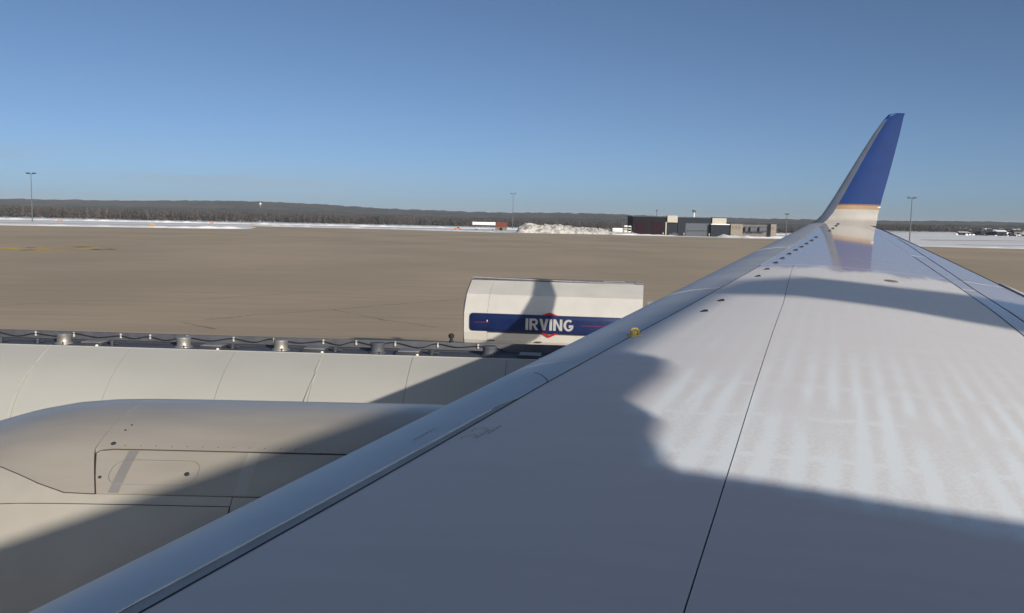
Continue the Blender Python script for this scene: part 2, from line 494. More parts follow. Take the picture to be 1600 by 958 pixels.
snow_bank([(-600, 357), (-217, 379), (-150, 406), (-128, 432)], 9, .9, 3)
snow_bank([(-178, 600), (-83, 572), (-39, 535), (-8, 506)], 8, .8, 5)
snow_bank([(54, 507), (70, 520), (98, 517)], 6, .8, 6)
snow_bank([(112, 500), (128, 486), (155, 503), (185, 512)], 11, 1.5, 8)
snow_bank([(139, 331), (183, 320), (420, 312), (800, 301)], 7, .5, 9)
snow_bank([(-520, 690), (-260, 760), (40, 800), (300, 820)], 9, 1.3, 12)

# bare strips of taxiway showing between the snow
def strip(pts, w, name='taxiway'):
    v, f = [], []
    for x, y in pts:
        z = rise(x, y) + .03
        v += [(x, y - w / 2, z), (x, y + w / 2, z)]
    f = [(2 * i, 2 * i + 2, 2 * i + 3, 2 * i + 1) for i in range(len(pts) - 1)]
    b_ = MB(); b_.add(v, f)
    return tag(b_.build(name, M['apron'], smooth=0), kind='structure')


strip([(-900, 455), (-420, 480), (-255, 500), (-180, 530)], 14)
strip([(-900, 610), (-500, 640), (-200, 690), (100, 690), (400, 690)], 16)
strip([(240, 520), (330, 560), (480, 600), (900, 640)], 16)
strip([(200, 400), (260, 412), (400, 425), (700, 430)], 7)


# distant wooded hills: ridge heights follow the skyline
def hill_mat():
    m, n, l, p = new_mat('wooded_hill')
    tc = n.new('ShaderNodeTexCoord')
    def nz(scale, det, st=(1, 1, 1)):
        mp_ = n.new('ShaderNodeMapping'); mp_.inputs['Scale'].default_value = st
        l.new(tc.outputs['Object'], mp_.inputs['Vector'])
        t = n.new('ShaderNodeTexNoise'); t.inputs['Scale'].default_value = scale; t.inputs['Detail'].default_value = det
        l.new(mp_.outputs[0], t.inputs['Vector']); return t.outputs['Fac']
    mx = n.new('ShaderNodeMix'); mx.data_type = 'RGBA'
    mx.inputs['A'].default_value = (.020, .028, .026, 1); mx.inputs['B'].default_value = (.062, .050, .046, 1)
    l.new(map_range(n, l, nz(.006, 8), .38, .62), mx.inputs['Factor'])
    l.new(mx.outputs['Result'], p.inputs['Base Color'])
    p.inputs['Roughness'].default_value = 1; p.inputs['Specular IOR Level'].default_value = .05
    return m


M['hill'] = hill_mat()
RIDGE = [(-2600, 72), (-1900, 76), (-1450, 84), (-1200, 86), (-900, 80), (-600, 64), (-200, 57), (400, 60), (900, 55), (1500, 52), (2000, 60), (2600, 63), (3400, 60)]


def hills(name, Y, Hs, x0, x1, dx, depth, seed, ruff):
    nx = int((x1 - x0) / dx)
    def q(i, j):
        x = x0 + i * dx
        h = np.interp(x * 4000 / Y, [r[0] for r in RIDGE], [r[1] for r in RIDGE]) * Hs
        h += 5 * noise.noise((x * .0016, seed, 0)) + ruff * noise.noise((x * .02, seed, 3)) + ruff * .7 * random.random()
        return (x, Y + (j - 2) * depth + (20 * noise.noise((x * .01, j, seed)) if j < 4 else 0), [-3, h * .55, h * .86, h, h * .4][j] if j else -3)
    b_ = MB(); b_.grid(q, nx, 4)
    return tag(b_.build(name, M['hill'], smooth=0), kind='structure')


hills('hills', 4400, 1.06, -4600, 5200, 10, 260, 1.0, 4.5)
hills('hills', 3300, .46, -3200, 1150, 8, 160, 7.0, 4.5)
hills('hills', 3000, .55, 1120, 3600, 8, 110, 11.0, 4.0)


# the wood beyond the airfield: far trees read as one mass
def bare_tree(b_, x, y, z, h, rnd, n):
    lean = rnd.uniform(-.04, .04)
    w = h * rnd.uniform(.24, .36)
    b_.tube([(x, y, z), (x + lean * h, y, z + h * .8)], [h * .014, h * .005], 3, False)
    for _ in range(n):
        t = rnd.uniform(.10, 1.0)
        a = rnd.uniform(0, 2 * math.pi)
        r = w * rnd.uniform(.3, 1) * (1.15 - t * .85)
        c = Vector((x + lean * h * t, y, z + h * t * .86))
        tip = c + Vector((math.cos(a) * r, math.sin(a) * r, h * rnd.uniform(.06, .17)))
        s_ = h * rnd.uniform(.03, .07)
        u = Vector((rnd.uniform(-1, 1), rnd.uniform(-.4, .4), rnd.uniform(.2, 1))).normalized() * s_
        b_.add([c - u * .4, tip - u, tip + u, c + u * .4], [(0, 1, 2, 3)])


def conifer(b_, x, y, z, h, rnd):
    w = h * rnd.uniform(.16, .24)
    b_.tube([(x, y, z), (x, y, z + h * .25)], h * .012, 3, False)
    lv = 6
    for k in range(lv):
        t = k / lv
        r = w * (1 - t) * rnd.uniform(.8, 1.15)
        z0 = z + h * (.12 + .88 * t * .97); z1 = z0 + h * .25
        m = 6
        ring = [(x + r * math.cos(2 * math.pi * q / m + k) * rnd.uniform(.65, 1.15), y + r * math.sin(2 * math.pi * q / m + k), z0 - h * rnd.uniform(0, .04)) for q in range(m)]
        b_.add(ring + [(x, y, min(z1, z + h))], [(q, (q + 1) % m, m) for q in range(m)])


def wood(name, x0, x1, ya, yb, count, ha, hb, mix, seed, label, n=20):
    rnd = random.Random(seed)
    b_ = MB()
    for _ in range(count):
        x = rnd.uniform(x0, x1); t = rnd.random()
        y = ya + (yb - ya) * t + 30 * noise.noise((x * .008, seed, 0))
        base = ha + (hb - ha) * (x - x0) / (x1 - x0)
        h = base * rnd.uniform(.72, 1.05) * (1 + .12 * noise.noise((x * .012, 0, seed)))
        z = rise(x, y) - .2
        k = rnd.random()
        if k < mix[0] * (1 + 1.2 * noise.noise((x * .006, 2, seed))):
            b_.cur = 2; conifer(b_, x, y, z, h * .95, rnd)
        else:
            b_.cur = 0 if rnd.random() < .55 else 1
            if rnd.random() < .02: b_.cur = 3
            bare_tree(b_, x, y, z, h, rnd, n)
    o = b_.build(name, [M['bark_grey'], M['bark_red'], M['conifer'], M['bark_pale']], smooth=0, fix=False)
    return tag(o, label, 'wood', kind='stuff')


wood('bare_wood', -1100, -330, 1090, 1220, 3000, 15.6, 13.4, (.10,), 21, 'leafless brown wood along the far edge of the snow at left')
wood('mixed_wood', -330, 620, 1150, 1320, 3300, 13.2, 9.4, (.28,), 22, 'mixed dark wood behind the snow heap and the light mast in the middle')
wood('scrub', 560, 1150, 1500, 1750, 420, 9, 8, (.45,), 23, 'low dark scrub along the far snow field right of the winglet', 12)
wood('shelter_belt', 1050, 2300, 2300, 2420, 700, 11, 10, (.55,), 24, 'thin far belt of trees under the hills at right', 9)

# pale birch trees that stand out at the edge of the left wood
for k, (x, hh) in enumerate([(-520, 14), (-511, 15), (-503, 13.5), (-497, 15), (-489, 14), (-588, 14), (-470, 13), (-437, 13)]):
    rnd = random.Random(60 + k)
    t = tag(empty('birch_tree', (x, 1068 + rnd.uniform(-6, 6), -.1)), ['slender leftmost birch of the pale clump at the wood edge', 'tall second birch in the pale clump at the wood edge', 'short middle birch in the pale clump at the wood edge', 'tall fourth birch in the pale clump at the wood edge', 'rightmost birch of the tight pale clump at the wood edge', 'lone pale birch left of the birch clump, nearest the left mast', 'first lone birch right of the birch clump', 'last lone birch well right of the birch clump'][k], 'tree', 'pale birches at the wood edge')
    tb = MB(); tb.tube([(0, 0, 0), (rnd.uniform(-.4, .4), 0, hh * .5), (rnd.uniform(-.8, .8), 0, hh * .95)], [.32, .24, .06], 6); tb.build('trunk', M['bark_pale'], t)
    cb = MB()
    for _ in range(46):
        tt = rnd.uniform(.35, 1); a = rnd.uniform(0, 6.28); r = hh * .2 * rnd.uniform(.3, 1) * (1.2 - tt * .8)
        c = Vector((0, 0, hh * tt * .88)); tip = c + Vector((math.cos(a) * r, math.sin(a) * r, hh * rnd.uniform(.05, .16)))
        u = Vector((.5, 0, .8)) * hh * rnd.uniform(.008, .02)
        cb.add([c - u * .5, tip - u, tip + u, c + u * .5], [(0, 1, 2, 3)])
    cb.build('crown', M['bark_pale'] if k % 2 else M['bark_grey'], t, smooth=0, fix=False)

# ------------------------------------------------------------------ the airliner
plane = tag(empty('airliner', (0, -2, 0)), 'grey winged jet airliner with a tall blue winglet and white engine cowl', 'airliner')
POFF = Vector((0, 2, 0))     # geometry below is in world metres; children are shifted back by the parent's place


def part(mb, name, material, parent=None, **kw):
    o = mb.build(name, material, parent or plane, **kw)
    if (parent or plane) == plane:
        o.location = POFF
    return o


L0, LD = (-1.69, 3.0, -1.40), (.5173, 1, .1048)


def le(o): return L0[0] + LD[0] * (o - 3), L0[2] + LD[2] * (o - 3)
def te(o): return 6.064 + .147 * (o - 10.49)
def chord(o): return te(o) - le(o)[0]
def foil(c): return 1.4845 * math.sqrt(max(c, 0)) - .63 * c - 1.758 * c * c + 1.4215 * c ** 3 - .518 * c ** 4


def thick(o):
    return np.interp(o, [0, 6, 17.5], [.15, .135, .10])


def wing_pt(o, c, drop=0.0):
    """upper surface for c>=0, lower surface for c<0"""
    a, h = le(o); ch = te(o) - a
    inc = np.interp(o, [0, 3.6, 9, 17.5], [.085, .072, .02, 0])
    k = .9 if c >= 0 else -.62
    cc = abs(c)
    z = h - .0141 * ch + foil(cc) * thick(o) * ch * k - inc * ch * cc
    return Vector((a + cc * ch, o, z + EYE))


def wing_n(o, c):
    e = 1e-3
    if abs(c) < .004: return Vector((-1, .45, .05)).normalized()
    du = wing_pt(o + e, c) - wing_pt(o - e, c)
    dv = wing_pt(o, c + e) - wing_pt(o, c - e) if c > 0 else wing_pt(o, c - e) - wing_pt(o, c + e)
    n = du.cross(dv)
    n.normalize()
    if c > 0: return n if n.z > 0 else -n
    return n if n.z < 0 else -n


def cdist(o, c): return c * 6.3        # texture coordinate: stringers follow lines of equal chord


def wing_panel(name, o0, o1, cA, cB, material, parent, g=.008, lift=0.0, depth=.022, nO=None, nC=24, power=1.0, gA=True, gB=True, label=None):
    nO = nO or max(3, int((o1 - o0) / .35))
    def oc(i, j):
        o = o0 + g / 2 + (o1 - o0 - g) * i / nO
        a, b_ = cA(o), cB(o)
        a += (g / 2 / chord(o)) if gA else 0; b_ -= (g / 2 / chord(o)) if gB else 0
        t = (j / nC) ** power
        return o, a + (b_ - a) * t
    def top(i, j):
        o, c = oc(i, j); return wing_pt(o, c) + wing_n(o, c) * lift
    def bot(i, j):
        o, c = oc(i, j); return wing_pt(o, c) - wing_n(o, c) * (depth - lift)
    b_ = MB(); b_.grid(top, nO, nC, bot)
    uv = [(oc(i, j)[0], cdist(*oc(i, j))) for i in range(nO + 1) for j in range(nC + 1)] * 2
    o_ = part(b_, name, material, parent, uvs=uv, smooth=30)
    if label: o_['label'] = label
    return o_


# dark structural core that the skin panels sit on (what shows in the joints)
def core_pt(o, s):
    # s runs from lower trailing edge round the nose to the upper trailing edge
    c = s * abs(s)
    if abs(c) < .0005: c = .0005
    p = wing_pt(o, c)
    return p - wing_n(o, c) * (.02 if abs(c) < .985 else .004)


b = MB(); NO, NS = 50, 44
b.grid(lambda i, j: core_pt(-1.2 + 18.68 * i / NO, -1 + 2 * j / NS), NO, NS)
b.add([core_pt(17.48, -1 + 2 * j / NS) for j in range(NS + 1)], [tuple(range(NS + 1))])
wing = part(b, 'wing', M['sealant'], smooth=40)
b = MB(); b.grid(lambda i, j: wing_pt(-1.2 + 18.68 * i / NO, -(.03 + .96 * j / 16)) + Vector((0, 0, -.004)), NO, 16)
part(b, 'lower_skin', M['wing_low'], wing, smooth=40)

SL = [(0, .104), (2.68, .106), (4.32, .113), (5.4, .1155), (6.74, .127), (8.52, .148), (11.34, .178), (16.38, .228), (17.5, .235)]
def c_dark(o): return float(np.interp(o, [q[0] for q in SL], [q[1] for q in SL]))
def c_light(o): return float(np.interp(o, [0, 2.68, 5], [.091, .093, .1055]))
def c_joint(o): return float(np.interp(o, [0, 2.82, 4.38, 5.98, 8.38, 10.9, 17.5], [.368, .353, .345, .335, .319, .282, .26]))
def c_sp1(o): return float(np.interp(o, [0, 8, 17.5], [.76, .785, .82]))
def c_sp2(o): return float(np.interp(o, [0, 8.7, 10.5, 13.46, 16.5, 17.5], [.83, .835, .842, .888, .975, .985]))
const = lambda v: (lambda o: v)

# leading-edge slats (wrap round the nose: negative chord is the underside)
def slat(o0, o1, cB, parent=wing):
    nO, nC = max(3, int((o1 - o0) / .12)), 26
    g = .010
    def oc(i, j):
        o = o0 + g / 2 + (o1 - o0 - g) * i / nO
        s0, s1 = -math.sqrt(.045), math.sqrt(cB(o) - .5 * g / chord(o))
        s = s0 + (s1 - s0) * j / nC
        c = s * abs(s)
        if abs(c) < 1e-5: c = 1e-5
        return o, c
    def top(i, j):
        o, c = oc(i, j); return wing_pt(o, c) + wing_n(o, c) * .002
    def bot(i, j):
        o, c = oc(i, j); return wing_pt(o, c) - wing_n(o, c) * .018
    b_ = MB(); b_.grid(top, nO, nC, bot)
    return part(b_, 'slat', M['slat'], parent, smooth=30)


slat(-1.0, 6.05, lambda o: c_light(o) + (c_dark(o) - c_light(o)) * min(1, max(0, (o - 4.97) / .06)))
wing_panel('fixed_edge_strip', -1.0, 4.96, lambda o: c_light(o) + .0012, c_dark, M['wing_low'], wing, .004, -.001, nC=3)
b = MB(); b.tube([wing_pt(o, c_light(o) + .0006) + wing_n(o, c_light(o)) * .003 for o in np.arange(-1, 4.97, .15)], .0065, 8)
part(b, 'slat_trailing_edge', M['slat_edge'], wing)
slat(6.055, 9.1, c_dark)
slat(9.11, 13.0, c_dark)
slat(13.01, 17.35, c_dark)

# skin panels
G = .011
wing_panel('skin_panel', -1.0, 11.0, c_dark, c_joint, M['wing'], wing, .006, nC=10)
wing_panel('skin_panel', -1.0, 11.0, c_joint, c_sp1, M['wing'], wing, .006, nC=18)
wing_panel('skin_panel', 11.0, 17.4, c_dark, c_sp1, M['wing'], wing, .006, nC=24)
for o0, o1 in ((1.5, 4.6), (4.6, 7.4), (7.4, 10.3), (10.3, 13.1)):
    wing_panel('spoiler', o0, o1, c_sp1, c_sp2, M['wing_clean'], wing, .022, nC=4)
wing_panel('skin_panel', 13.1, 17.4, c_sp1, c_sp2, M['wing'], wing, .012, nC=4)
wing_panel('flap', 1.5, 11.0, c_sp2, const(.997), M['wing_clean'], wing, .018, nC=8)
wing_panel('aileron', 11.0, 15.6, c_sp2, const(.997), M['wing_clean'], wing, .016, nC=6)
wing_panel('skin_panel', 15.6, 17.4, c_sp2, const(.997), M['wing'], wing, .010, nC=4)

# dark sealant bead in the long joints
def bead(fc, o0, o1, w, lift=.0012):
    b_ = MB(); n_ = int((o1 - o0) / .2)
    def q(i, j):
        o = o0 + (o1 - o0) * i / n_; c = fc(o) + (j - .5) * w / chord(o)
        return wing_pt(o, c) + wing_n(o, c) * lift
    b_.grid(q, n_, 1)
    part(b_, 'joint_bead', M['sealant'], wing, smooth=0)
bead(c_dark, -1.0, 10.9, .013)
bead(c_sp1, 1.5, 13.0, .016)
bead(c_sp2, 1.5, 15.5, .018)

# row of vortex generator vanes
VG = [(7.74, .189), (8.28, .195), (9.9, .21), (10.5, .211), (11.12, .214), (11.6, .219), (12.1, .226), (12.58, .236), (13.0, .247), (13.46, .257), (13.94, .27), (14.46, .28),
      (15.66, .354), (16.18, .376), (16.74, .406), (17.15, .43)]
vg_mesh = None
for o, c in VG:
    b = MB()
    b.prism([(-.032, -.004), (.032, -.004), (.032, .016), (.0, .017), (-.032, .006)], -.005, .005, 'Y')
    b.box(-.036, .036, -.011, .011, -.004, .003)
    v = b.build('vortex_generator', M['vg'], wing, smooth=0) if vg_mesh is None else bpy.data.objects.new('vortex_generator', vg_mesh)
    if vg_mesh is None: vg_mesh = v.data
    else: COL.objects.link(v); v.parent = wing
    v.location = wing_pt(o, c)
    v.rotation_euler = (0.09, -.05, R(22))

# yellow rope hook on the leading edge line
p0 = wing_pt(6.78, .130)
b = MB(); b.box(-.085, .085, -.045, .045, -.004, .008, .004)
b.tube([(-.055, 0, .0), (-.048, 0, .05), (-.03, 0, .068), (.03, 0, .068), (.048, 0, .05), (.055, 0, 0)], .014, 8)
b.box(-.028, .028, -.008, .008, .0, .045, .003)
for sx in (-.07, .07): b.lathe([(.0, .012), (.009, .012), (.009, .006)], (sx, 0, 0), n=6)
hk = b.build('rope_hook', M['yellow_hook'], wing); hk.location = p0 + Vector((0, 0, .002)); hk.scale = (.62, .62, .75); hk.rotation_euler = (0.1, -.05, R(8)); hk['label'] = 'small yellow rope hook at the slat line'
# fuel vent / filler spot
b = MB(); b.lathe([(.0, .006), (.07, .006), (.085, .0)], n=20)
fl = b.build('filler_cap', mat('brown_filler_cap', (.30, .20, .17), .6), wing); fl.location = wing_pt(10.2, .582) + Vector((0, 0, .002)); fl.rotation_euler = (.1, .04, 0)


# faded stencil marks near the slat joint
def on_wing(o, c, lift=.0022): return wing_pt(o, c) + wing_n(o, c) * lift
for o0, c0 in ((4.36, .1275), (4.47, .127)):
    b = MB()
    N = 14
    for k in range(10):
        t0, t1 = 2.9 * math.pi * k / 20 - .6, 2.9 * math.pi * (k + 1) / 20 - .6
        q = [on_wing(o0 + r * math.sin(t) * 1.0, c0 + r * math.cos(t) / 6.2) for t, r in ((t0, .032), (t1, .032), (t1, .037), (t0, .037))]
        b.add(q, [(0, 1, 2, 3)])
    part(b, 'stencil_ring', M['red_ink'], wing, smooth=0)
b = MB()
rnd = random.Random(3)
for row, (oA, oB, cc) in enumerate(((4.33, 4.47, .135), (4.40, 4.53, .139))):
    o = oA
    while o < oB:
        w = rnd.uniform(.008, .022)
        b.add([on_wing(o, cc), on_wing(o + w, cc), on_wing(o + w, cc + .0022), on_wing(o, cc + .0022)], [(0, 1, 2, 3)])
        o += w + rnd.uniform(.006, .014)
part(b, 'stencil_text', M['grey_ink'], wing, smooth=0)
b = MB()
o = 4.38
while o < 4.55:
    w = rnd.uniform(.01, .026)
    b.add([on_wing(o, .080, .0045), on_wing(o + w, .080, .0045), on_wing(o + w, .082, .0045), on_wing(o, .082, .0045)], [(0, 1, 2, 3)])
    o += w + rnd.uniform(.008, .016)
part(b, 'stencil_text', M['grey_ink'], wing, smooth=0)
# curved seam over the engine mount
b = MB()
pts = [(5.74, .076), (5.69, .085), (5.64, .0922), (5.54, .1045), (5.47, .112), (5.41, .117)]
b.tube([on_wing(o, c, .001) for o, c in pts], .003, 5)
part(b, 'cover_seam', M['vg'], wing)

# pale lip on the trailing edge of the flap
wing_panel('trailing_lip', 8.6, 11.25, const(1.0), lambda o: 1.0 + .022 * min(1, max(.05, (11.3 - o) / .7)), M['fuselage'], wing, .002, .02, nC=3)

# ---- winglet: stations (height y-image order) LE / TE in metres
WL_LE = [(5.811, 17.46, .116), (5.93, 17.52, .175), (6.079, 17.577, .31), (6.337, 17.716, .657), (6.615, 17.875, 1.061), (6.955, 18.066, 1.551), (7.253, 18.225, 1.967), (7.475, 18.333, 2.252), (7.60, 18.38, 2.375), (7.75, 18.39, 2.405)]
WL_TE = [(7.10, 17.46, .10), (7.14, 17.53, .19), (7.175, 17.577, .333), (7.30, 17.716, .677), (7.458, 17.875, 1.079), (7.637, 18.066, 1.565), (7.784, 18.225, 1.978), (7.878, 18.333, 2.26), (7.91, 18.38, 2.375), (7.94, 18.40, 2.41)]
# cumulative height is used as the parameter
WZ = [(a[2] + b_[2]) / 2 for a, b_ in zip(WL_LE, WL_TE)]


def wl_pt(z, c, side):
    L = Vector([np.interp(z, WZ, [q[k] for q in WL_LE]) for k in range(3)])
    T = Vector([np.interp(z, WZ, [q[k] for q in WL_TE]) for k in range(3)])
    ch = (T - L).length
    p = L.lerp(T, c)
    nrm = Vector((0, -.93, .37))
    t = foil(c) * .085 * ch
    return p + nrm * (t if side > 0 else -t) + Vector((0, 0, EYE))


def wl_piece(name, z0, z1, c0, c1, material, nz_=10, nc=10, label=None, swell=0.0):
    b_ = MB()
    zs = [z0 + (z1 - z0) * i / nz_ for i in range(nz_ + 1)]
    loop = [(c0 + (c1 - c0) * (j / nc) ** (1.8 if c0 == 0 else 1), 1) for j in range(nc + 1)] + [(c0 + (c1 - c0) * (1 - j / nc) ** (1.8 if c0 == 0 else 1), -1) for j in range(nc + 1)]
    n = len(loop)
    V = []
    for z in zs:
        for c, s in loop:
            p = wl_pt(z, c, s)
            if swell: p += Vector((0, -.93, .37)) * swell * s
            V.append(p)
    F = [(i * n + k, i * n + (k + 1) % n, (i + 1) * n + (k + 1) % n, (i + 1) * n + k) for i in range(nz_) for k in range(n)]
    F += [tuple(range(n))[::-1], tuple(range(nz_ * n, (nz_ + 1) * n))]
    b_.add(V, F)
    o_ = part(b_, name, material, winglet if name != 'winglet' else plane, smooth=40)
    if label: o_['label'] = label
    return o_


zt = WZ[-1]
winglet = wl_piece('winglet', WZ[0], .408, .17, 1, M['wl_white'], 10, 12)
wl_piece('gold_stripe', .409, .487, .17, 1, M['gold'], 3, 12)
wl_piece('orange_line', .488, .513, .17, 1, M['rust_line'], 2, 12)
wl_piece('blue_panel', .514, zt, .17, 1, M['blue_tail'], 22, 12)
wl_piece('leading_edge', WZ[0], 2.27, 0, .169, M['wl_metal'], 22, 10)
wl_piece('tip_cap', 2.271, zt, 0, .169, M['blue_tail'], 4, 8)
# white position lights at the winglet root edge
b = MB(); b.lathe([(.0, .02), (.012, .012), (.015, 0), (.012, -.05), (0, -.06)], axis='X', n=10)
q = b.build('tail_light', M['white_paint'], winglet); q.location = wl_pt(.46, 1, 1)

# ---- engine cowl
NX = 4.9; NZ = -2.45 + EYE; CK = 1.12
PROF = [(-3.42, 1.05), (-3.40, 1.08), (-3.3, 1.13), (-3.1, 1.20), (-2.9, 1.275), (-2.7, 1.335), (-2.5, 1.375), (-2.3, 1.394), (-2.1, 1.40), (-1.8, 1.402), (-.9, 1.402), (-.42, 1.401), (-.32, 1.393), (-.22, 1.372), (-.13, 1.325), (-.05, 1.25), (.1, 1.08), (.5, .85), (1.2, .7)]


def cowl_r(a): return float(np.interp(a, [q[0] for q in PROF], [q[1] for q in PROF]))
def cowl_pt(a, th, lift=0.0):
    r = cowl_r(a) + lift; t = R(th)
    p = Vector((a * CK, (NX - r * math.sin(t)) * CK, EYE + (NZ - EYE + r * math.cos(t)) * CK))      # whole cowl drawn up to its real size
    return p


b = MB(); AA = [-3.42 + 4.62 * k / 92 for k in range(93)]
b.grid(lambda i, j: cowl_pt(AA[i], j * 3.75, -.016), 92, 96)
b.lathe([(1.15, 0), (1.09, .03), (1.01, .3), (1.03, .9), (.0, .95)], (-3.42 * CK, NX * CK, EYE + (NZ - EYE) * CK), 'X', 48, False)
cowl = part(b, 'engine_cowl', M['sealant'], smooth=40)


def cowl_panel(name, a0, a1, t0, t1, material, lift=0.0, depth=.015, g=.006):
    """t0/t1 (degrees) may be functions of the station, a0/a1 functions of the angle"""
    f0 = t0 if callable(t0) else (lambda a: t0)
    f1 = t1 if callable(t1) else (lambda a: t1)
    e0 = a0 if callable(a0) else (lambda t: a0)
    e1 = a1 if callable(a1) else (lambda t: a1)
    am = e0(f0(0)), e1(f0(0))
    na = max(4, int((am[1] - am[0]) / .06)); nt = max(4, int(abs(f1(am[0]) - f0(am[0])) / 2), int(abs(f1(am[1]) - f0(am[1])) / 2))
    gd = math.degrees(g / 2 / 1.39)
    def at_(i, j):
        a = am[0] + (am[1] - am[0]) * i / na
        u, w = f0(a) + gd, f1(a) - gd
        t = u + (w - u) * j / nt
        b0, b1 = e0(t) + g / 2, e1(t) - g / 2
        a = b0 + (b1 - b0) * i / na
        u, w = f0(a) + gd, f1(a) - gd
        return a, u + (w - u) * j / nt
    b_ = MB(); b_.grid(lambda i, j: cowl_pt(*at_(i, j), lift), na, nt, lambda i, j: cowl_pt(*at_(i, j), lift - depth))
    return part(b_, name, material, cowl, smooth=30)


SEAM = -2.07
seam_at = lambda t: SEAM + .12 * min(1, max(0, (t - 23.5) / 12))
low_edge = lambda a: float(np.interp(a, [-3.42, -2.9, -2.48, -2.25, -2.1, -1.95, -1.3], [16, 21.5, 28.5, 33.2, 35.5, 35.7, 35.8]))
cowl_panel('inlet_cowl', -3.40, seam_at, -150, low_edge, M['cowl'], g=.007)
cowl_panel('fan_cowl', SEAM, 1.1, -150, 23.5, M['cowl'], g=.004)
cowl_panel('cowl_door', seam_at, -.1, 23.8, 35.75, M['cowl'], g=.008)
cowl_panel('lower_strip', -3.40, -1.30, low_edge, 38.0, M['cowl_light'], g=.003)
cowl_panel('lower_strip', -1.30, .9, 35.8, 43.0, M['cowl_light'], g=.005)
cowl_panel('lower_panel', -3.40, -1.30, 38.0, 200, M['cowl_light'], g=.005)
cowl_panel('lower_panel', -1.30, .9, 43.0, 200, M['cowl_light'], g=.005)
# dark rubber seals along the joints of the door
def seal(path, w):
    P = []
    for (a_, t_), (b2, t2) in zip(path, path[1:]):
        k = max(2, int(max(abs(b2 - a_) / .08, abs(t2 - t_) / 2)))
        P += [cowl_pt(a_ + (b2 - a_) * q / k, t_ + (t2 - t_) * q / k, .0003) for q in range(k)]
    P.append(cowl_pt(*path[-1], .0003))
    b_ = MB(); b_.tube(P, w / 2, 6)
    part(b_, 'door_seal', M['cowl_seal'], cowl)
seal([(-1.98, 23.45), (-1.2, 23.55), (-.15, 23.65)], .006)
seal([(-1.98, 23.45), (-2.035, 23.9), (-2.05, 24.8), (-1.95, 35.72)], .006)
seal([(-1.95, 35.72), (-2.1, 35.5), (-2.25, 33.2), (-2.48, 28.5), (-2.9, 21.5), (-3.38, 16.2)], .006)
seal([(-3.38, 38), (-1.30, 38.05), (-1.28, 43)], .005)
# rounded hatch in the door, repaint strip, latches
def hatch(a0, a1, t0, t1, rad, lift, grow):
    b_ = MB(); pts = []
    for (sa, st, ang) in ((1, 1, 0), (-1, 1, 90), (-1, -1, 180), (1, -1, 270)):
        for k in range(7):
            t = R(ang + 15 * k)
            ca = (a1 - rad) if sa > 0 else (a0 + rad); ct = (t1 - math.degrees(rad / 1.4)) if st > 0 else (t0 + math.degrees(rad / 1.4))
            pts.append((ca + math.cos(t) * (rad + grow), ct + math.degrees(math.sin(t) * (rad + grow) / 1.4)))
    return pts
outer = hatch(-1.93, -1.50, 26.6, 33.4, .07, 0, 0); inner = hatch(-1.93, -1.50, 26.6, 33.4, .07, 0, -.004)
b = MB(); n = len(outer)
b.add([cowl_pt(a, t, .001) for a, t in outer] + [cowl_pt(a, t, .0025) for a, t in inner], [(i, (i + 1) % n, n + (i + 1) % n, n + i) for i in range(n)])
part(b, 'hatch_seam', M['cowl_patch'], cowl, smooth=0)
b = MB(); b.grid(lambda i, j: cowl_pt(-1.915 + .022 + .05 * i, 23.9 + 11.5 * j / 8, .0012), 1, 8); part(b, 'repaint_strip', M['cowl_patch'], cowl)
b = MB(); b.grid(lambda i, j: cowl_pt(-1.30 + .06 * i, 23.9 + 11.5 * j / 8, .0012), 1, 8); part(b, 'repaint_strip', M['cowl_light'], cowl)
for a, t, r in ((-1.555, 30.4, .014), (-1.965, 31.6, .009), (-1.995, 21.6, .014), (-1.985, 16.5, .006), (-1.975, 14.2, .005)):
    b = MB(); b.lathe([(r, -.004), (r, .003), (r * .6, .005), (0, .005)], n=14)
    la = b.build('latch', M['dark_steel'], cowl); la.location = cowl_pt(a, t, .001); la.rotation_euler = (R(t), 0, 0)
riv = None
for k in range(14):
    b = MB(); b.lathe([(.004, -.002), (.0035, .001), (0, .0016)], n=7)
    if riv is None: rv = b.build('rivet', M['rivet'], cowl); riv = rv.data
    else: rv = bpy.data.objects.new('rivet', riv); COL.objects.link(rv); rv.parent = cowl
    rv.location = cowl_pt(-1.93 + .078 * k, 22.2, .0005); rv.rotation_euler = (R(22), 0, 0)

# ---- fuselage and fin (behind the viewer; they shade wing and trucks)
FR, FY, FZ = 1.9, -1.5, -1.64 + EYE
b = MB()
prof = [(-21.5, .05), (-21.2, .55), (-20.4, 1.1), (-18.8, 1.7), (-16.5, FR), (18, FR), (22, 1.75), (26, 1.25), (30, .7), (32.5, .25), (32.8, .02)]
def fus(i, j):
    a, r = prof[i]; t = 2 * math.pi * j / 72
    up = max(0, (a - 18) / 14.8) * .85
    return (a, FY + r * math.cos(t), FZ + r * math.sin(t) + up * (FR - r * .5))
b.grid(fus, len(prof) - 1, 72)
part(b, 'fuselage', M['fuselage'], smooth=40)
b = MB()
b.prism([(22, 1.0 + FZ), (26.5, FZ + 5.2), (28.6, FZ + 7.9), (31.2, FZ + 7.9), (31.6, FZ + .8)], FY - .16, FY + .16, 'Y')
part(b, 'tail_fin', M['blue_tail'], smooth=0)

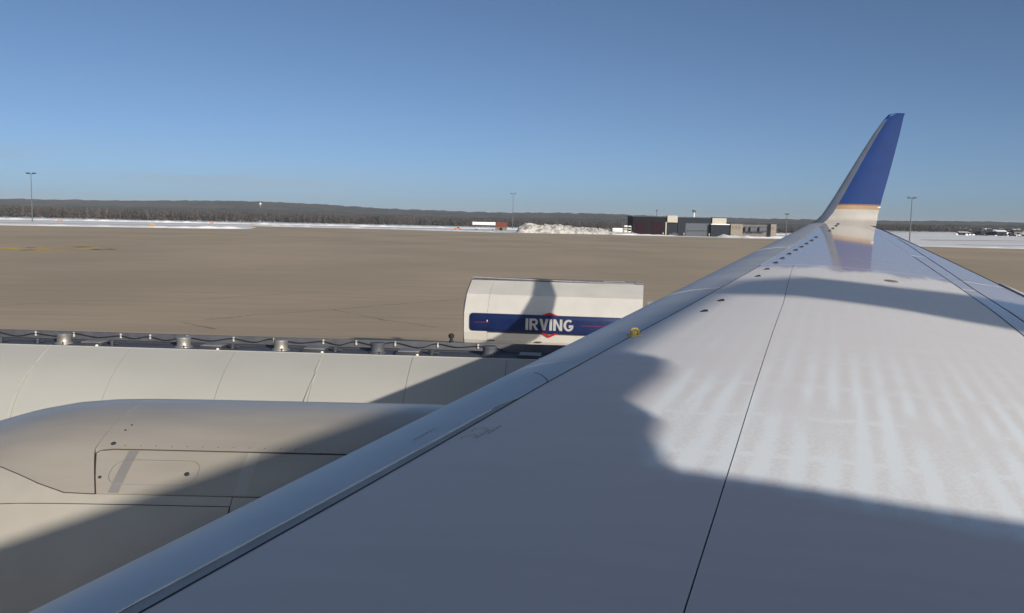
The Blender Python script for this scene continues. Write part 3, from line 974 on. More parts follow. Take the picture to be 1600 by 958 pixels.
# made-up bridge, out of view, its outline shaped to shade the wing and cowl
CASTER = tag(empty('shadow_caster', (0, -3.2, 0)), 'added unseen shadow caster with a curved beam on the far side of the airliner', 'shadow caster')
up = [(-1.5, 5.0), (2.05, 6.23), (4.44, 7.09), (6.29, 7.70), (7.8, 8.30), (9.39, 8.92), (10.21, 9.20), (11.28, 9.38), (12.15, 9.24), (13.02, 9.20), (13.8, 9.02), (15, 8.6)]
lo = [(15, 8.1), (13.2, 8.14), (11.83, 8.40), (11.31, 8.52), (10.87, 8.66), (10.1, 8.81), (9.35, 8.81), (7.8, 8.18), (6.54, 7.66), (6.67, 7.61), (6.59, 7.53), (6.38, 7.42), (5.93, 7.24), (5.68, 7.13), (5.66, 7.07), (5.62, 6.98), (5.36, 6.84), (5.2, 6.70), (4.4, 6.2), (-1.5, 4.4)]
b = MB(); b.prism(up + lo, -.05, .05, 'Y'); b.build('caster_beam', M['slate_wall'], CASTER, smooth=0)
b = MB(); b.prism([(1.5, 3.2), (13, 3.2), (13, 5.7), (9, 6.2), (6.83, 6.47), (6.21, 6.55), (5.65, 6.64), (5.2, 6.70), (4.44, 7.0), (2.05, 6.13), (1.5, 5.8)], -1.9, -.055, 'Y'); b.build('caster_box', M['slate_wall'], CASTER, smooth=0)
b = MB(); b.tube([(14.4, -.4, 0), (14.4, -.4, 8.2)], .2, 12); b.build('caster_post', M['galv'], CASTER)
b = MB(); b.tube([(4.0, -1, 0), (4.0, -1, 3.19)], .3, 12); b.build('caster_post', M['galv'], CASTER)

# ------------------------------------------------------------------ trucks
def wheel_set(parent, xs_, y, r=.5, w=.28):
    for x in xs_:
        wh = empty('wheel', (x, y, r), parent=parent)
        b_ = MB(); b_.lathe([(.28 * r / .5, -w / 2), (r * .93, -w / 2), (r, -w / 2 + .04), (r, w / 2 - .04), (r * .93, w / 2), (.28 * r / .5, w / 2)], axis='Y', n=28, cap=False); b_.build('tyre', M['rubber'], wh)
        b_ = MB(); b_.lathe([(.0, -w * .30), (.12, -w * .35), (.27 * r / .5, -w * .2), (.29 * r / .5, -w * .45), (.29 * r / .5, w * .45), (.27 * r / .5, w * .2), (.0, w * .3)], axis='Y', n=28, cap=False); b_.build('rim', M['tank_grey'], wh)


# near tanker: local x along the truck, local y outboard, z from the apron
T1 = tag(empty('tanker_truck', (-2.9, 13.05, 0), -R(3.3)), 'long white tanker truck just past the engine cowl with vents and cable along its top', 'tanker truck')
H = lambda h: EYE + h
near = [(-.84, H(-1.855)), (-1.26, H(-2.06)), (-1.62, H(-2.36)), (-1.84, H(-2.72)), (-1.92, H(-3.05)), (-1.92, H(-3.3)), (-1.82, H(-3.6)), (-1.5, H(-3.9)), (-1.0, H(-4.05))]
outline = near + [(-.84 - (y + .0), z) if False else (-.82 - y, z) for y, z in reversed(near)]
X0, X1 = -6.3, 5.6
inner_o = [(y * .985 - .006, z - .012) for y, z in outline]
b = MB(); b.prism(inner_o, X0 + .02, X1 - .02, 'X')
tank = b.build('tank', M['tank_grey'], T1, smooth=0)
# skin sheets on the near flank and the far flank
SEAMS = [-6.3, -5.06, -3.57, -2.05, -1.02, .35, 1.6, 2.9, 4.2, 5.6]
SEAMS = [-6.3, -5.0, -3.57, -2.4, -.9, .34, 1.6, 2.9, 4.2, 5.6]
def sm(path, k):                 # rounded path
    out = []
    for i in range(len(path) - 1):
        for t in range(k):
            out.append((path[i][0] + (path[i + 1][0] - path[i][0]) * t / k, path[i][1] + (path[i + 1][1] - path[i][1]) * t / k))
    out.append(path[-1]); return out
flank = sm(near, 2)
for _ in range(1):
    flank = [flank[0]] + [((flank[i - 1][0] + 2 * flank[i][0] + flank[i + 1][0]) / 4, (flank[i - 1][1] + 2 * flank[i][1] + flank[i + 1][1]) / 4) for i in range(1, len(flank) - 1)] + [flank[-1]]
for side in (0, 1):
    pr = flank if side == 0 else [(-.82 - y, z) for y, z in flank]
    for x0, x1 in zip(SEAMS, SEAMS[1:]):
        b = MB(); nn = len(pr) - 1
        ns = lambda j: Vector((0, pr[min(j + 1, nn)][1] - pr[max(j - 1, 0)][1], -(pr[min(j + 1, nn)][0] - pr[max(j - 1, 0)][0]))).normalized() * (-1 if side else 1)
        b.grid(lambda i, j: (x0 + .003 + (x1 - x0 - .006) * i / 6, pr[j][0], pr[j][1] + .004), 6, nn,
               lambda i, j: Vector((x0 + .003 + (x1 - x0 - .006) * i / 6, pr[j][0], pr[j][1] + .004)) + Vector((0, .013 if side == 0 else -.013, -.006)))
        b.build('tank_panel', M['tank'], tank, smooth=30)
for x in (-3.57, .34):          # welded ribs over two of the seams, in two lengths
    b = MB()
    b.tube([(x, near[0][0] + .02, near[0][1] + .006), (x, -1.22, H(-2.035))], .010, 6)
    b.tube([(x + .02, -1.28, H(-2.065)), (x - .01, -1.45, H(-2.20)), (x - .03, -1.64, H(-2.36)), (x - .04, -1.86, H(-2.72))], .008, 6)
    b.build('weld_rib', M['tank'], tank)
# coamings either side of the walkway trough
b = MB(); b.box(X0, X1, -.012, .022, H(-1.97), H(-1.755), .006); b.build('far_coaming', M['tank_grey'], T1)
b = MB(); b.box(X0, X1, -.845, -.815, H(-1.99), H(-1.845), .006); b.build('near_coaming', M['tank'], T1)
b = MB(); b.box(X0, X1, -.81, -.014, H(-1.96), H(-1.905)); b.build('walkway', M['tank_grey'], T1, smooth=0)
b = MB(); b.tube([(X0 + .2, -.20, H(-1.87)), (X1 - .2, -.20, H(-1.87))], .022, 8); b.tube([(X0 + .2, -.34, H(-1.88)), (X1 - .2, -.34, H(-1.88))], .018, 8); b.build('vapour_pipe', M['dark_steel'], T1)
DOMES = [-3.57, -1.79, -.37, 1.03, 2.63, 4.2]
for k, x in enumerate(DOMES):
    b = MB()
    b.lathe([(.125, 0), (.132, .012), (.125, .05), (.105, .055), (.096, .07), (.097, .13), (.104, .17), (.098, .182), (.0, .186)], (x, -.50, H(-1.905)), n=20)
    dm = b.build('vent_dome', M['steel'] if k < 3 else M['tank_grey'], T1)
    b = MB(); b.tube([(x + .06, -.605, H(-1.89)), (x + .06, -.64, H(-1.86)), (x + .06, -.625, H(-1.83))], .014, 6); b.build('dome_clamp', M['steel'], dm)
for k, x in enumerate([-3.09, -1.34, .15, 1.49, 3.2]):
    b = MB(); b.box(x - .17, x + .17, -.68, -.40, H(-1.905), H(-1.825), .012)
    hb = b.build('manhole_box', M['dark_steel'], T1)
    b = MB(); b.box(x - .14, x + .16, -.66, -.43, H(-1.824), H(-1.810), .004); b.build('lid', M['steel'], hb)
    b = MB(); b.tube([(x + .14, -.72, H(-1.87)), (x + .16, -.78, H(-1.845))], .02, 6); b.build('handle', M['white_paint'], hb)
for x in (-4.49, -3.94, -2.83, -1.06, .43, 1.81):
    b = MB(); b.lathe([(.05, 0), (.05, .03), (.03, .035), (.03, .08), (.045, .085), (.045, .11), (0, .115)], (x, -.55, H(-1.905)), n=10)
    b.box(x - .015, x + .11, -.565, -.535, H(-1.85), H(-1.825), .004); b.build('valve', M['dark_steel'], T1)
# slack black cable clipped to the far coaming
rnd = random.Random(11)
pts = []; clips = []
x = X0 + .1; lo = False
while x < 2.75:
    pts.append((x, -.035, H(-1.79) + (-.045 if lo else .0) + rnd.uniform(-.012, .012)))
    if not lo: clips.append(x + .02)
    lo = not lo; x += rnd.uniform(.22, .40)
pts += [(2.3 + .5, -.05, H(-1.86)), (3.2, -.08, H(-1.92)), (3.7, -.1, H(-1.95))]
def spline(P, k=6):
    out = []
    for i in range(len(P) - 1):
        p0_, p1_, p2_, p3_ = [Vector(P[max(0, min(len(P) - 1, i + d))]) for d in (-1, 0, 1, 2)]
        for q_ in range(k):
            t = q_ / k
            out.append(.5 * (2 * p1_ + (p2_ - p0_) * t + (2 * p0_ - 5 * p1_ + 4 * p2_ - p3_) * t * t + (3 * p1_ - p0_ - 3 * p2_ + p3_) * t ** 3))
    out.append(Vector(P[-1])); return out
b = MB(); b.tube(spline(pts), .0075, 6); b.build('cable', M['black_rubber'], T1)
clip_me = None
for x in clips:
    b = MB(); b.box(-.012, .012, -.010, .010, -.035, .035, .003)
    if clip_me is None: c = b.build('cable_clip', M['clip'], T1); clip_me = c.data
    else: c = bpy.data.objects.new('cable_clip', clip_me); COL.objects.link(c); c.parent = T1
    c.location = (x, -.03, H(-1.80))
b = MB(); b.lathe([(.035, 0), (.035, .02), (.022, .025), (.022, .06), (.04, .065), (.045, .10), (.03, .125), (0, .13)], (2.02, .005, H(-1.755)), n=12); b.build('beacon_stub', M['black_rubber'], T1)
# running gear
b = MB(); b.box(X0 + .3, X1 + 2.4, -.95, -.75, .78, 1.02); b.box(X0 + .3, X1 + 2.4, -.1, .1, .78, 1.02)
for x in (-5, -2.5, 0, 2.5, 5): b.box(x - .06, x + .06, -.75, -.1, .82, .98)
b.build('chassis', M['dark_steel'], T1)
wheel_set(T1, (-5.0, -3.8, 4.9, 7.1), -1.55); wheel_set(T1, (-5.0, -3.8, 4.9, 7.1), .72)
b = MB()
b.prism([(6.0, .75), (8.2, .75), (8.25, 1.5), (8.0, 2.6), (7.6, 2.75), (6.05, 2.75)], -1.65, .85, 'Y'); cab = b.build('cab', M['tank2'], T1, smooth=0)
b = MB(); b.box(6.5, 7.7, -1.664, -1.652, 1.75, 2.45, .004); b.build('side_window', M['glass'], cab)
b = MB(); b.box(8.1, 8.3, -1.6, .8, .6, .95, .02); b.build('bumper', M['dark_steel'], cab)

# far tanker with the blue band
T2 = tag(empty('tanker_truck', (1.2, 27.6, 0), -R(8.5)), 'short white tanker with a blue IRVING band, standing beyond the long tanker', 'tanker truck')
near2 = [(1.22, H(-1.87)), (.82, H(-2.06)), (.42, H(-2.27)), (.17, H(-2.60)), (0, H(-2.85)), (0, H(-3.45)), (.06, H(-3.7)), (.22, H(-3.95)), (.5, H(-4.1))]
fl2 = sm(near2, 3)
for _ in range(0):
    fl2 = [fl2[0]] + [((fl2[i - 1][0] + 2 * fl2[i][0] + fl2[i + 1][0]) / 4, (fl2[i - 1][1] + 2 * fl2[i][1] + fl2[i + 1][1]) / 4) for i in range(1, len(fl2) - 1)] + [fl2[-1]]
wid = 3.0
ol2 = fl2 + [(wid - y, z) for y, z in reversed(fl2)]
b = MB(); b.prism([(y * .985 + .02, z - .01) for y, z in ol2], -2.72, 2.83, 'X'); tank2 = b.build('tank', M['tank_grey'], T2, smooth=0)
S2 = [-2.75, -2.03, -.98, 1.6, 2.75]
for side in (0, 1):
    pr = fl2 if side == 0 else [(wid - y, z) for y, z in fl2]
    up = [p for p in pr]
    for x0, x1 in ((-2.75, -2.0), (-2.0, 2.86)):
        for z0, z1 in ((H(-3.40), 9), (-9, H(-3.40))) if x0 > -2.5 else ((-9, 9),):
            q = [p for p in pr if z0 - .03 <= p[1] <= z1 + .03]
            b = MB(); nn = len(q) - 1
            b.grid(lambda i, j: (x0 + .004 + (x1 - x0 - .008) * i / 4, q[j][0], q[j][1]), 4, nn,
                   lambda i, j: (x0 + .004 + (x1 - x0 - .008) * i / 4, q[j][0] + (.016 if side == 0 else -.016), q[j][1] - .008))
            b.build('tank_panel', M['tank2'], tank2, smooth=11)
b = MB(); b.box(-2.70, 2.62, 1.23, 1.26, H(-2.02), H(-1.80), .006); b.box(-2.70, 2.62, wid - 1.26, wid - 1.23, H(-2.02), H(-1.80), .006); b.build('coaming', M['tank_grey'], T2)
b = MB(); b.prism([(-2.72, H(-1.80)), (2.55, H(-1.87)), (2.55, H(-1.84)), (-2.72, H(-1.762))], 1.20, 1.29, 'Y'); b.build('top_rail', M['rail_grey'], T2, smooth=0)
b = MB(); b.box(-2.7, 2.62, 1.26, wid - 1.26, H(-2.06), H(-2.03)); b.build('walkway', M['tank_grey'], T2, smooth=0)
b = MB(); b.box(1.55, 2.25, 1.3, 1.6, H(-1.86), H(-1.80), .02); b.build('hatch_cover', M['white_paint'], T2)
b = MB(); b.tube([(-2.76, 1.18, H(-1.99)), (-2.77, .6, H(-2.18)), (-2.77, .1, H(-2.6)), (-2.77, .03, H(-3.3)), (-2.77, .2, H(-3.9))], .018, 6); b.build('end_bead', M['tank_grey'], T2)
b = MB(); b.prism([(y, z) for y, z in ol2], -2.78, -2.755, 'X'); b.build('end_plate', M['tank_grey'], T2, smooth=0)
# blue band: a proud rounded rail along the flank
BX0, BX1, BZ0, BZ1 = -2.55, 2.5, H(-3.405), H(-2.835)
def band_pt(i, j, n_x=40, n_z=10):
    t = j / n_z; zc = (BZ0 + BZ1) / 2; hz = (BZ1 - BZ0) / 2
    ang = math.pi * (t - .5)
    z = zc + hz * math.sin(ang) ; y = -.012 - .075 * math.cos(ang) ** .5 if abs(math.cos(ang)) > 1e-6 else -.0
    x = BX0 + (BX1 - BX0) * i / n_x
    return (x, y, z)
b = MB()
ring = [(-.0, BZ0), (-.055, BZ0 + .012), (-.075, BZ0 + .05), (-.080, BZ0 + .15), (-.080, BZ1 - .15), (-.075, BZ1 - .05), (-.055, BZ1 - .012), (0, BZ1)]
X_ = [BX0, BX0 + .03, BX0 + .09, BX1 - .09, BX1 - .03, BX1]; S_ = [.75, .93, 1, 1, .93, .75]
zc = (BZ0 + BZ1) / 2
b.grid(lambda i, j: (X_[i], ring[j][0] * (S_[i] if S_[i] == 1 else S_[i] * .8), zc + (ring[j][1] - zc) * S_[i]), 5, 7)
for i in (0, 5):
    b.add([(X_[i], r[0] * S_[i] * .8, zc + (r[1] - zc) * S_[i]) for r in ring], [tuple(range(8))])
bandp = b.build('blue_band', M['band_blue'], T2, smooth=40)
b = MB()
for x0, x1 in ((-2.40, -1.95), (.98, 1.95)): b.box(x0, x1, -.084, -.0795, zc - .008, zc + .010)
b.build('red_line', M['dim_red'], bandp, smooth=0)
b = MB(); b.box(-2.0, -1.97, -.09, -.079, zc + .02, zc + .08, .003); b.build('reflector', M['clip'], bandp)
# emblem: a red lozenge ring whose points show above and below the band
cx = -.01
b = MB()
ztop, zbot = H(-2.735) - .01, H(-3.535)
for s, zt_, zb_ in ((1, ztop, BZ1 - .012), (-1, zbot, BZ0 + .012)):
    v = []
    for (dx, dz) in ((-.34, 0), (-.22, 0), (0, .55), (.22, 0), (.34, 0), (0, 1)):
        pass
    w, t_ = .30, .075
    outer_ = [(-w, zb_), (0, zt_), (w, zb_)]
    inner_ = [(-w + .13, zb_), (0, zt_ - s * t_), (w - .13, zb_)]
    yo = -.045
    P2 = outer_ + inner_[::-1]
    b.prism([(cx + x_, z_) for x_, z_ in P2], -.05, -.004, 'Y')
b.build('emblem', M['logo_red'], T2, smooth=0)
# lettering
def letter(name, polys, x, z, hgt, parent, material, y=-.0865, dpt=.007):
    b_ = MB()
    for poly in polys:
        b_.prism([(x + px_ * hgt, z + pz_ * hgt) for px_, pz_ in poly], y, y + dpt, 'Y')
    return b_.build(name, material, parent, smooth=0)
def arc(cx_, cz_, rx, rz, a0, a1, n_=10): return [(cx_ + rx * math.cos(R(a0 + (a1 - a0) * k / n_)), cz_ + rz * math.sin(R(a0 + (a1 - a0) * k / n_))) for k in range(n_ + 1)]
def ringseg(cx_, cz_, rx, rz, tx, tz, a0, a1, n_=12):
    A = arc(cx_, cz_, rx, rz, a0, a1, n_); B = arc(cx_, cz_, rx - tx, rz - tz, a0, a1, n_)
    return [[A[k], A[k + 1], B[k + 1], B[k]] for k in range(n_)]
LT = {
 'I': (.24, [[(0, 0), (.22, 0), (.22, 1), (0, 1)]]),
 'R': (.74, [[(0, 0), (.21, 0), (.21, 1), (0, 1)], [(.2101, .82), (.42, .82), (.42, 1), (.2101, 1)], [(.2101, .40), (.42, .40), (.42, .57), (.2101, .57)]] + ringseg(.42, .70, .28, .30, .20, .13, -90, 90) + [[(.30, .3999), (.49, .3999), (.74, 0), (.50, 0)]]),
 'V': (.76, [[(0, 1), (.24, 1), (.38, .36), (.38, 0), (.27, 0)], [(.3801, 0), (.49, 0), (.76, 1), (.52, 1), (.3801, .36)]]),
 'N': (.76, [[(0, 0), (.21, 0), (.21, 1), (0, 1)], [(.53, 0), (.74, 0), (.74, 1), (.53, 1)], [(.2101, 1), (.2101, .66), (.5299, 0), (.5299, .34)]]),
 'G': (.80, ringseg(.42, .5, .42, .51, .21, .18, 50, 342, 20) + [[(.43, .30), (.80, .30), (.80, .53), (.43, .53)]]),
}
text = 'IRVING'; gap = .075
tw = sum(LT[c][0] for c in text) + gap * (len(text) - 1)
hgt = .36
sc = 1.50 / (tw * hgt)
x = cx - .75
word = empty('lettering', (0, 0, 0), parent=T2)
for c in text:
    w, polys = LT[c]
    letter('letter', [[(p_[0] * sc, p_[1]) for p_ in q_] for q_ in polys], x, zc - hgt / 2 - .005, hgt, word, M['letter_white'])
    x += (w + gap) * hgt * sc
for x0 in (-1.95, -.45):
    b = MB(); b.box(x0, x0 + .2, -.006, .02, H(-3.71), H(-3.675), .004); b.build('marker', M['dark_steel'], T2)
b = MB(); b.box(-2.6, 4.4, .75, .95, .7, .95); b.box(-2.6, 4.4, 1.65, 1.85, .7, .95)
for x in (-2.5, 0, 2.5): b.box(x - .06, x + .06, .95, 1.65, .74, .92)
b.build('chassis', M['dark_steel'], T2)
wheel_set(T2, (-1.6, -.4, 3.9), .3); wheel_set(T2, (-1.6, -.4, 3.9), 2.3)
b = MB(); b.prism([(2.95, .7), (5.0, .7), (5.05, 1.4), (4.8, 2.5), (4.4, 2.7), (3.0, 2.7)], .1, 2.5, 'Y'); cab = b.build('cab', M['tank2'], T2, smooth=0)
b = MB(); b.box(3.4, 4.5, .086, .098, 1.7, 2.4, .004); b.build('side_window', M['glass'], cab)

# ------------------------------------------------------------------ far things on the airfield
def spot(px, py, z=0.0):
    """point where the sight line through a pixel of the photograph meets height z"""
    d = cam.matrix_world.to_3x3() @ Vector(((px - 800) / 1385, -(py - 479) / 1385, -1))
    t = (z - EYE) / d.z
    return Vector((d.x * t, d.y * t, z))


# painted yellow marks
def mark(pts, w, label, group=None):
    b_ = MB(); 
    for (x0, y0), (x1, y1) in zip(pts, pts[1:]):
        d = Vector((x1 - x0, y1 - y0, 0)).normalized(); nn = Vector((-d.y, d.x, 0)) * w / 2
        A, B = Vector((x0, y0, .006)) - d * w * .3, Vector((x1, y1, .006)) + d * w * .3
        b_.add([A - nn, B - nn, B + nn, A + nn], [(0, 1, 2, 3)])
    return tag(b_.build('apron_marking', M['yellow_mark'], smooth=0), label, 'marking', group, 'structure')


S2_ = lambda px, py: tuple(spot(px, py)[:2])
mark([S2_(4, 387), S2_(40, 390.8), S2_(96, 391.2)], 2.2, '')
mark([S2_(20, 386.6), S2_(50, 386.6), S2_(72, 388.8)], 1.8, '')
mark([S2_(88, 386.2), S2_(146, 386)], 2.0, '')
mark([S2_(128, 388.6), S2_(150, 390.2), S2_(172, 389.4), S2_(188, 390)], 2.2, '')
mark([S2_(128, 386), S2_(150, 387.2)], 2.6, '')
mark([S2_(198, 369.6), S2_(214, 369.8)], 3.0, '')
mark([S2_(316, 368.8), S2_(330, 369.2)], 3.5, '')
mark([S2_(778, 379.6), S2_(806, 380.6)], 3.0, '')
mark([S2_(1000, 393.2), S2_(1026, 394)], 1.8, '')
mark([S2_(1092, 397.5), S2_(1125, 398.8)], 1.6, '')
mark([S2_(355, 382), S2_(372, 382.5)], 1.4, '')

# tar seams on the apron
M['tar'] = mat('faded_tar_seam', (.36, .285, .205), .9, 0, .2, .4)
def seam(pp, w, sd):
    rnd_ = random.Random(sd); P = []
    for (a_, b_) in zip(pp, pp[1:]):
        p_, q_ = spot(*a_), spot(*b_)
        for k in range(14):
            t = k / 14; P.append(p_.lerp(q_, t) + Vector((rnd_.uniform(-.08, .08), rnd_.uniform(-.08, .08), 0)))
    b_ = MB(); v = []
    for i, p_ in enumerate(P):
        d = (P[min(i + 1, len(P) - 1)] - P[max(i - 1, 0)]).normalized(); nn = Vector((-d.y, d.x, 0)) * w * rnd_.uniform(.35, .6)
        v += [(*(p_ - nn)[:2], .004), (*(p_ + nn)[:2], .004)]
    b_.add(v, [(2 * i, 2 * i + 2, 2 * i + 3, 2 * i + 1) for i in range(len(P) - 1)])
    tag(b_.build('tar_seam', M['tar'], smooth=0), kind='structure')
seam([(320, 500), (400, 492), (520, 484), (660, 472), (800, 462)], .28, 1)
seam([(520, 484), (600, 500), (690, 513)], .22, 2)
seam([(290, 470), (380, 463), (520, 455), (660, 447)], .2, 3)
seam([(530, 374), (580, 377), (680, 385), (760, 388)], .5, 4)
seam([(280, 503), (345, 516)], .22, 5)
seam([(0, 478), (120, 470), (260, 466)], .2, 6)
seam([(310, 380.5), (345, 381), (385, 383)], .4, 7)
seam([(150, 368), (190, 370)], .6, 8)


# flood light masts
def mast(x, y, h, arm, label):
    t = tag(empty('light_mast', (x, y, 0)), label, 'light mast', 'tall flood light masts round the apron')
    b_ = MB(); b_.tube([(0, 0, 0), (0, 0, h)], [.34, .17], 10); b_.build('pole', M['galv'], t)
    b_ = MB(); b_.box(-.45, .45, -.45, .45, 0, .5, .03); b_.build('footing', M['tan'], t)
    b_ = MB(); b_.box(-arm, arm, -.09, .09, h - .35, h - .15); b_.box(-.09, .09, -arm * .6, arm * .6, h - .36, h - .16); b_.build('crossarm', M['lamp_dark'], t)
    for dx in (-arm, -arm * .55, arm * .55, arm):
        for dy in (-.4, .4):
            b_ = MB(); b_.prism([(dx - .42, h - .2), (dx + .42, h - .2), (dx + .3, h + .55), (dx - .3, h + .55)], dy - .25, dy + .25, 'Y'); b_.build('lamp', M['lamp_dark'], t, smooth=0)
    return t
mast(-296, 547, 29.6, 2.4, 'thin grey flood light mast in the left snow before the brown wood')
mast(-1, 840, 33.2, 2.2, 'grey flood light mast standing left of the snow heap in the middle')
mast(208.7, 468.7, 23.0, 1.9, 'flood light mast with dark lamps right of the blue winglet')
mast(196, 640, 16, 1.0, 'faint far lamp pole behind the wing left of the winglet')


# snow heap left of the hangars
def heap(label):
    rnd_ = random.Random(4)
    cx_, cy_ = 28, 535
    b_ = MB()
    nu, nv = 120, 22
    def q(i, j):
        u = i / nu; v = j / nv
        x = 1.5 + 76 * u; y = cy_ - 11 + 24 * v
        env = math.sin(math.pi * v) ** .6
        hprof = np.interp(u, [0, .02, .08, .16, .28, .36, .46, .6, .75, .88, 1], [0, 3.8, 6.6, 5.6, 5.6, 5.8, 4.4, 4.2, 2.9, 2.2, 0])
        n_ = noise.fractal((x * .22, y * .22, 3), 1, 2, 5) * .8 + .9 * abs(noise.noise((x * .5, y * .5, 8)))
        return (x, y, max(-.1, hprof * env * (.78 + .22 * n_) + .35 * rnd_.random() * env))
    b_.grid(q, nu, nv)
    return tag(b_.build('snow_heap', M['dirty_snow'], smooth=0), label, 'snow heap')
M['dirty_snow'] = mat('dirty_ploughed_snow', (.60, .575, .54), .9, 0, .1, .35, .5, 2.0, c2=(.26, .225, .19), contrast=(.46, .66))
heap('big rough heap of dirty ploughed snow left of the dark hangar')

# hangar group; local frame along the apron edge
HG = Vector((70.5, 534, 0))
def bld(name, px0, px1, ytop, ybot, depth, wallm, label, cat='building', dy=0.0):
    p0_, p1_ = spot(px0, ybot), spot(px1, ybot)
    Y = HANGAR_Y + dy
    k = lambda px: (spot(px, 380) * (Y / spot(px, 380).y)).x
    x0, x1 = k(px0), k(px1)
    d = cam.matrix_world.to_3x3() @ Vector((((px0 + px1) / 2 - 800) / 1385, -(ytop - 479) / 1385, -1))
    h = EYE + d.z / d.y * Y
    t = tag(empty(name, ((x0 + x1) / 2, Y, 0)), label, cat)
    b_ = MB(); b_.box(-(x1 - x0) / 2, (x1 - x0) / 2, 0, depth, -.1, h); b_.build('wall', wallm, t, smooth=0)
    return t, (x1 - x0) / 2, h


HANGAR_Y = 535
def P_X(px, Y): d = cam.matrix_world.to_3x3() @ Vector(((px - 800) / 1385, 0.09, -1)); return d.x / d.y * Y
def P_Z(px, py, Y): d = cam.matrix_world.to_3x3() @ Vector(((px - 800) / 1385, -(py - 479) / 1385, -1)); return EYE + d.z / d.y * Y
def addbox(t, name, px0, px1, y0, y1, mtl, d0, d1):
    ox, oy = t.location.x, t.location.y
    b_ = MB(); b_.box(P_X(px0, oy) - ox, P_X(px1, oy) - ox, d0, d1, max(-.05, P_Z((px0 + px1) / 2, y1, oy)), P_Z((px0 + px1) / 2, y0, oy))
    return b_.build(name, mtl, t, smooth=0)

hA, wA, _ = bld('hangar', 988, 1041, 339, 367, 26, M['dark_wall'], 'dark grey hangar with two maroon roller doors at the apron edge')
addbox(hA, 'roof', 987, 1042, 337.6, 339.2, M['roof_dark'], -.6, 26.6)
for a, c in ((992, 1012), (1017, 1036)):
    d_ = addbox(hA, 'door', a, c, 346, 367.4, M['maroon'], -.12, .05)
    for r_ in range(5): addbox(hA, 'door_panel', a + .3, c - .3, 346.5 + 4.1 * r_, 350.1 + 4.1 * r_, M['maroon'], -.2, -.1)
addbox(hA, 'corner_post', 1039.6, 1041.4, 347, 367.5, M['cream'], -.5, -.15)
sb, _, _ = bld('sign_block', 1041.6, 1057.5, 337, 347.6, 6, M['cream'], 'cream boxed-in upper block between the maroon-door hangar and the grey hall', dy=-1.0)
sb.children[0].data.transform(Matrix.Identity(4))
me = sb.children[0].data
zb = P_Z(1049, 347.6, HANGAR_Y - 1)
for v in me.vertices:
    if v.co.z < 0: v.co.z = zb
b = MB(); b.box(-3.2, 3.2, 1.5, 6.2, -.1, zb); b.build('lower_wall', M['slate_wall'], sb, smooth=0)
hB, _, _ = bld('grey_hall', 1058, 1113, 340.5, 369, 24, M['slate_wall'], 'slate grey hall with a wide pale door right of the maroon-door hangar', dy=1.0)
addbox(hB, 'roof', 1057.4, 1113.6, 339.4, 341, M['roof_dark'], -.5, 24.5)
addbox(hB, 'door', 1071, 1107.5, 349, 369, M['grey_door'], -.15, .05)
for r_ in range(4): addbox(hB, 'door_panel', 1071.5, 1107, 349.4 + 5 * r_, 353.8 + 5 * r_, M['grey_door'], -.24, -.13)
for k in range(8): addbox(hB, 'window', 1073 + 4.2 * k, 1076 + 4.2 * k, 360, 361.8, M['glass'], -.3, -.2)
ph, _, _ = bld('low_block', 1110, 1141, 351, 370, 16, M['slate_wall'], 'low dark block with a cream rooftop house right of the pale door', dy=-2)
addbox(ph, 'rooftop_house', 1114, 1136, 340.5, 350, M['cream'], 2, 9)
addbox(ph, 'roof', 1113.5, 1136.6, 339.6, 340.6, M['roof_dark'], 1.6, 9.4)
addbox(ph, 'roof_snow', 1111, 1140.5, 350.1, 351.3, M['snow'], -.2, 15.6)
tb, _, _ = bld('tan_block', 1141, 1159.5, 350, 368.5, 12, M['tan'], 'tan masonry block between the low dark block and the grey tanks', dy=-3)
for k in range(3): addbox(tb, 'window', 1144 + 5 * k, 1146.5 + 5 * k, 353, 358, M['tan_dark'], -.12, .02)
tl, _, _ = bld('long_shed', 1159.5, 1203, 351.5, 367, 10, M['tan_dark'], 'low brown shed with three pale round-ended tanks on its front', dy=0)
for k, (a, c) in enumerate(((1161, 1167), (1169, 1181), (1183, 1196))):
    oy = tl.location.y; x0, x1 = P_X(a, oy) - tl.location.x, P_X(c, oy) - tl.location.x
    r_ = 1.75; b = MB(); b.lathe([(0, 0), (r_ * .7, .1), (r_, .5), (r_, x1 - x0 - .5), (r_ * .7, x1 - x0 - .1), (0, x1 - x0)], (x0, -2.2, P_Z((a + c) / 2, 358.5, oy)), 'X', 16); b.build('tank', M['grey_door'], tl)
te_, _, _ = bld('tan_tower_block', 1203.5, 1212, 350.5, 370, 9, M['tan'], 'narrow tan end block right of the shed with the tanks', dy=-3)
addbox(te_, 'window', 1206, 1209, 355, 359, M['tan_dark'], -.12, .02)
# bollards before the doors
for k, px in enumerate((988.5, 1036.5, 1069, 1108.5)):
    t = tag(empty('bollard', (P_X(px, 531), 531, 0)), ['orange bollard left of the maroon doors', 'orange bollard right of the maroon doors', 'orange bollard left of the pale hall door', 'orange bollard right of the pale hall door'][k], 'bollard', 'bollards before the hangar doors')
    b = MB(); b.lathe([(.32, 0), (.32, 1.9), (.2, 2.05), (0, 2.1)], n=10); b.build('post', M['tan'] if k else M['rust_roof'], t)
    b = MB(); b.lathe([(.33, 1.2), (.33, 1.5)], n=10, cap=False); b.build('reflective_band', M['white_paint'], t)


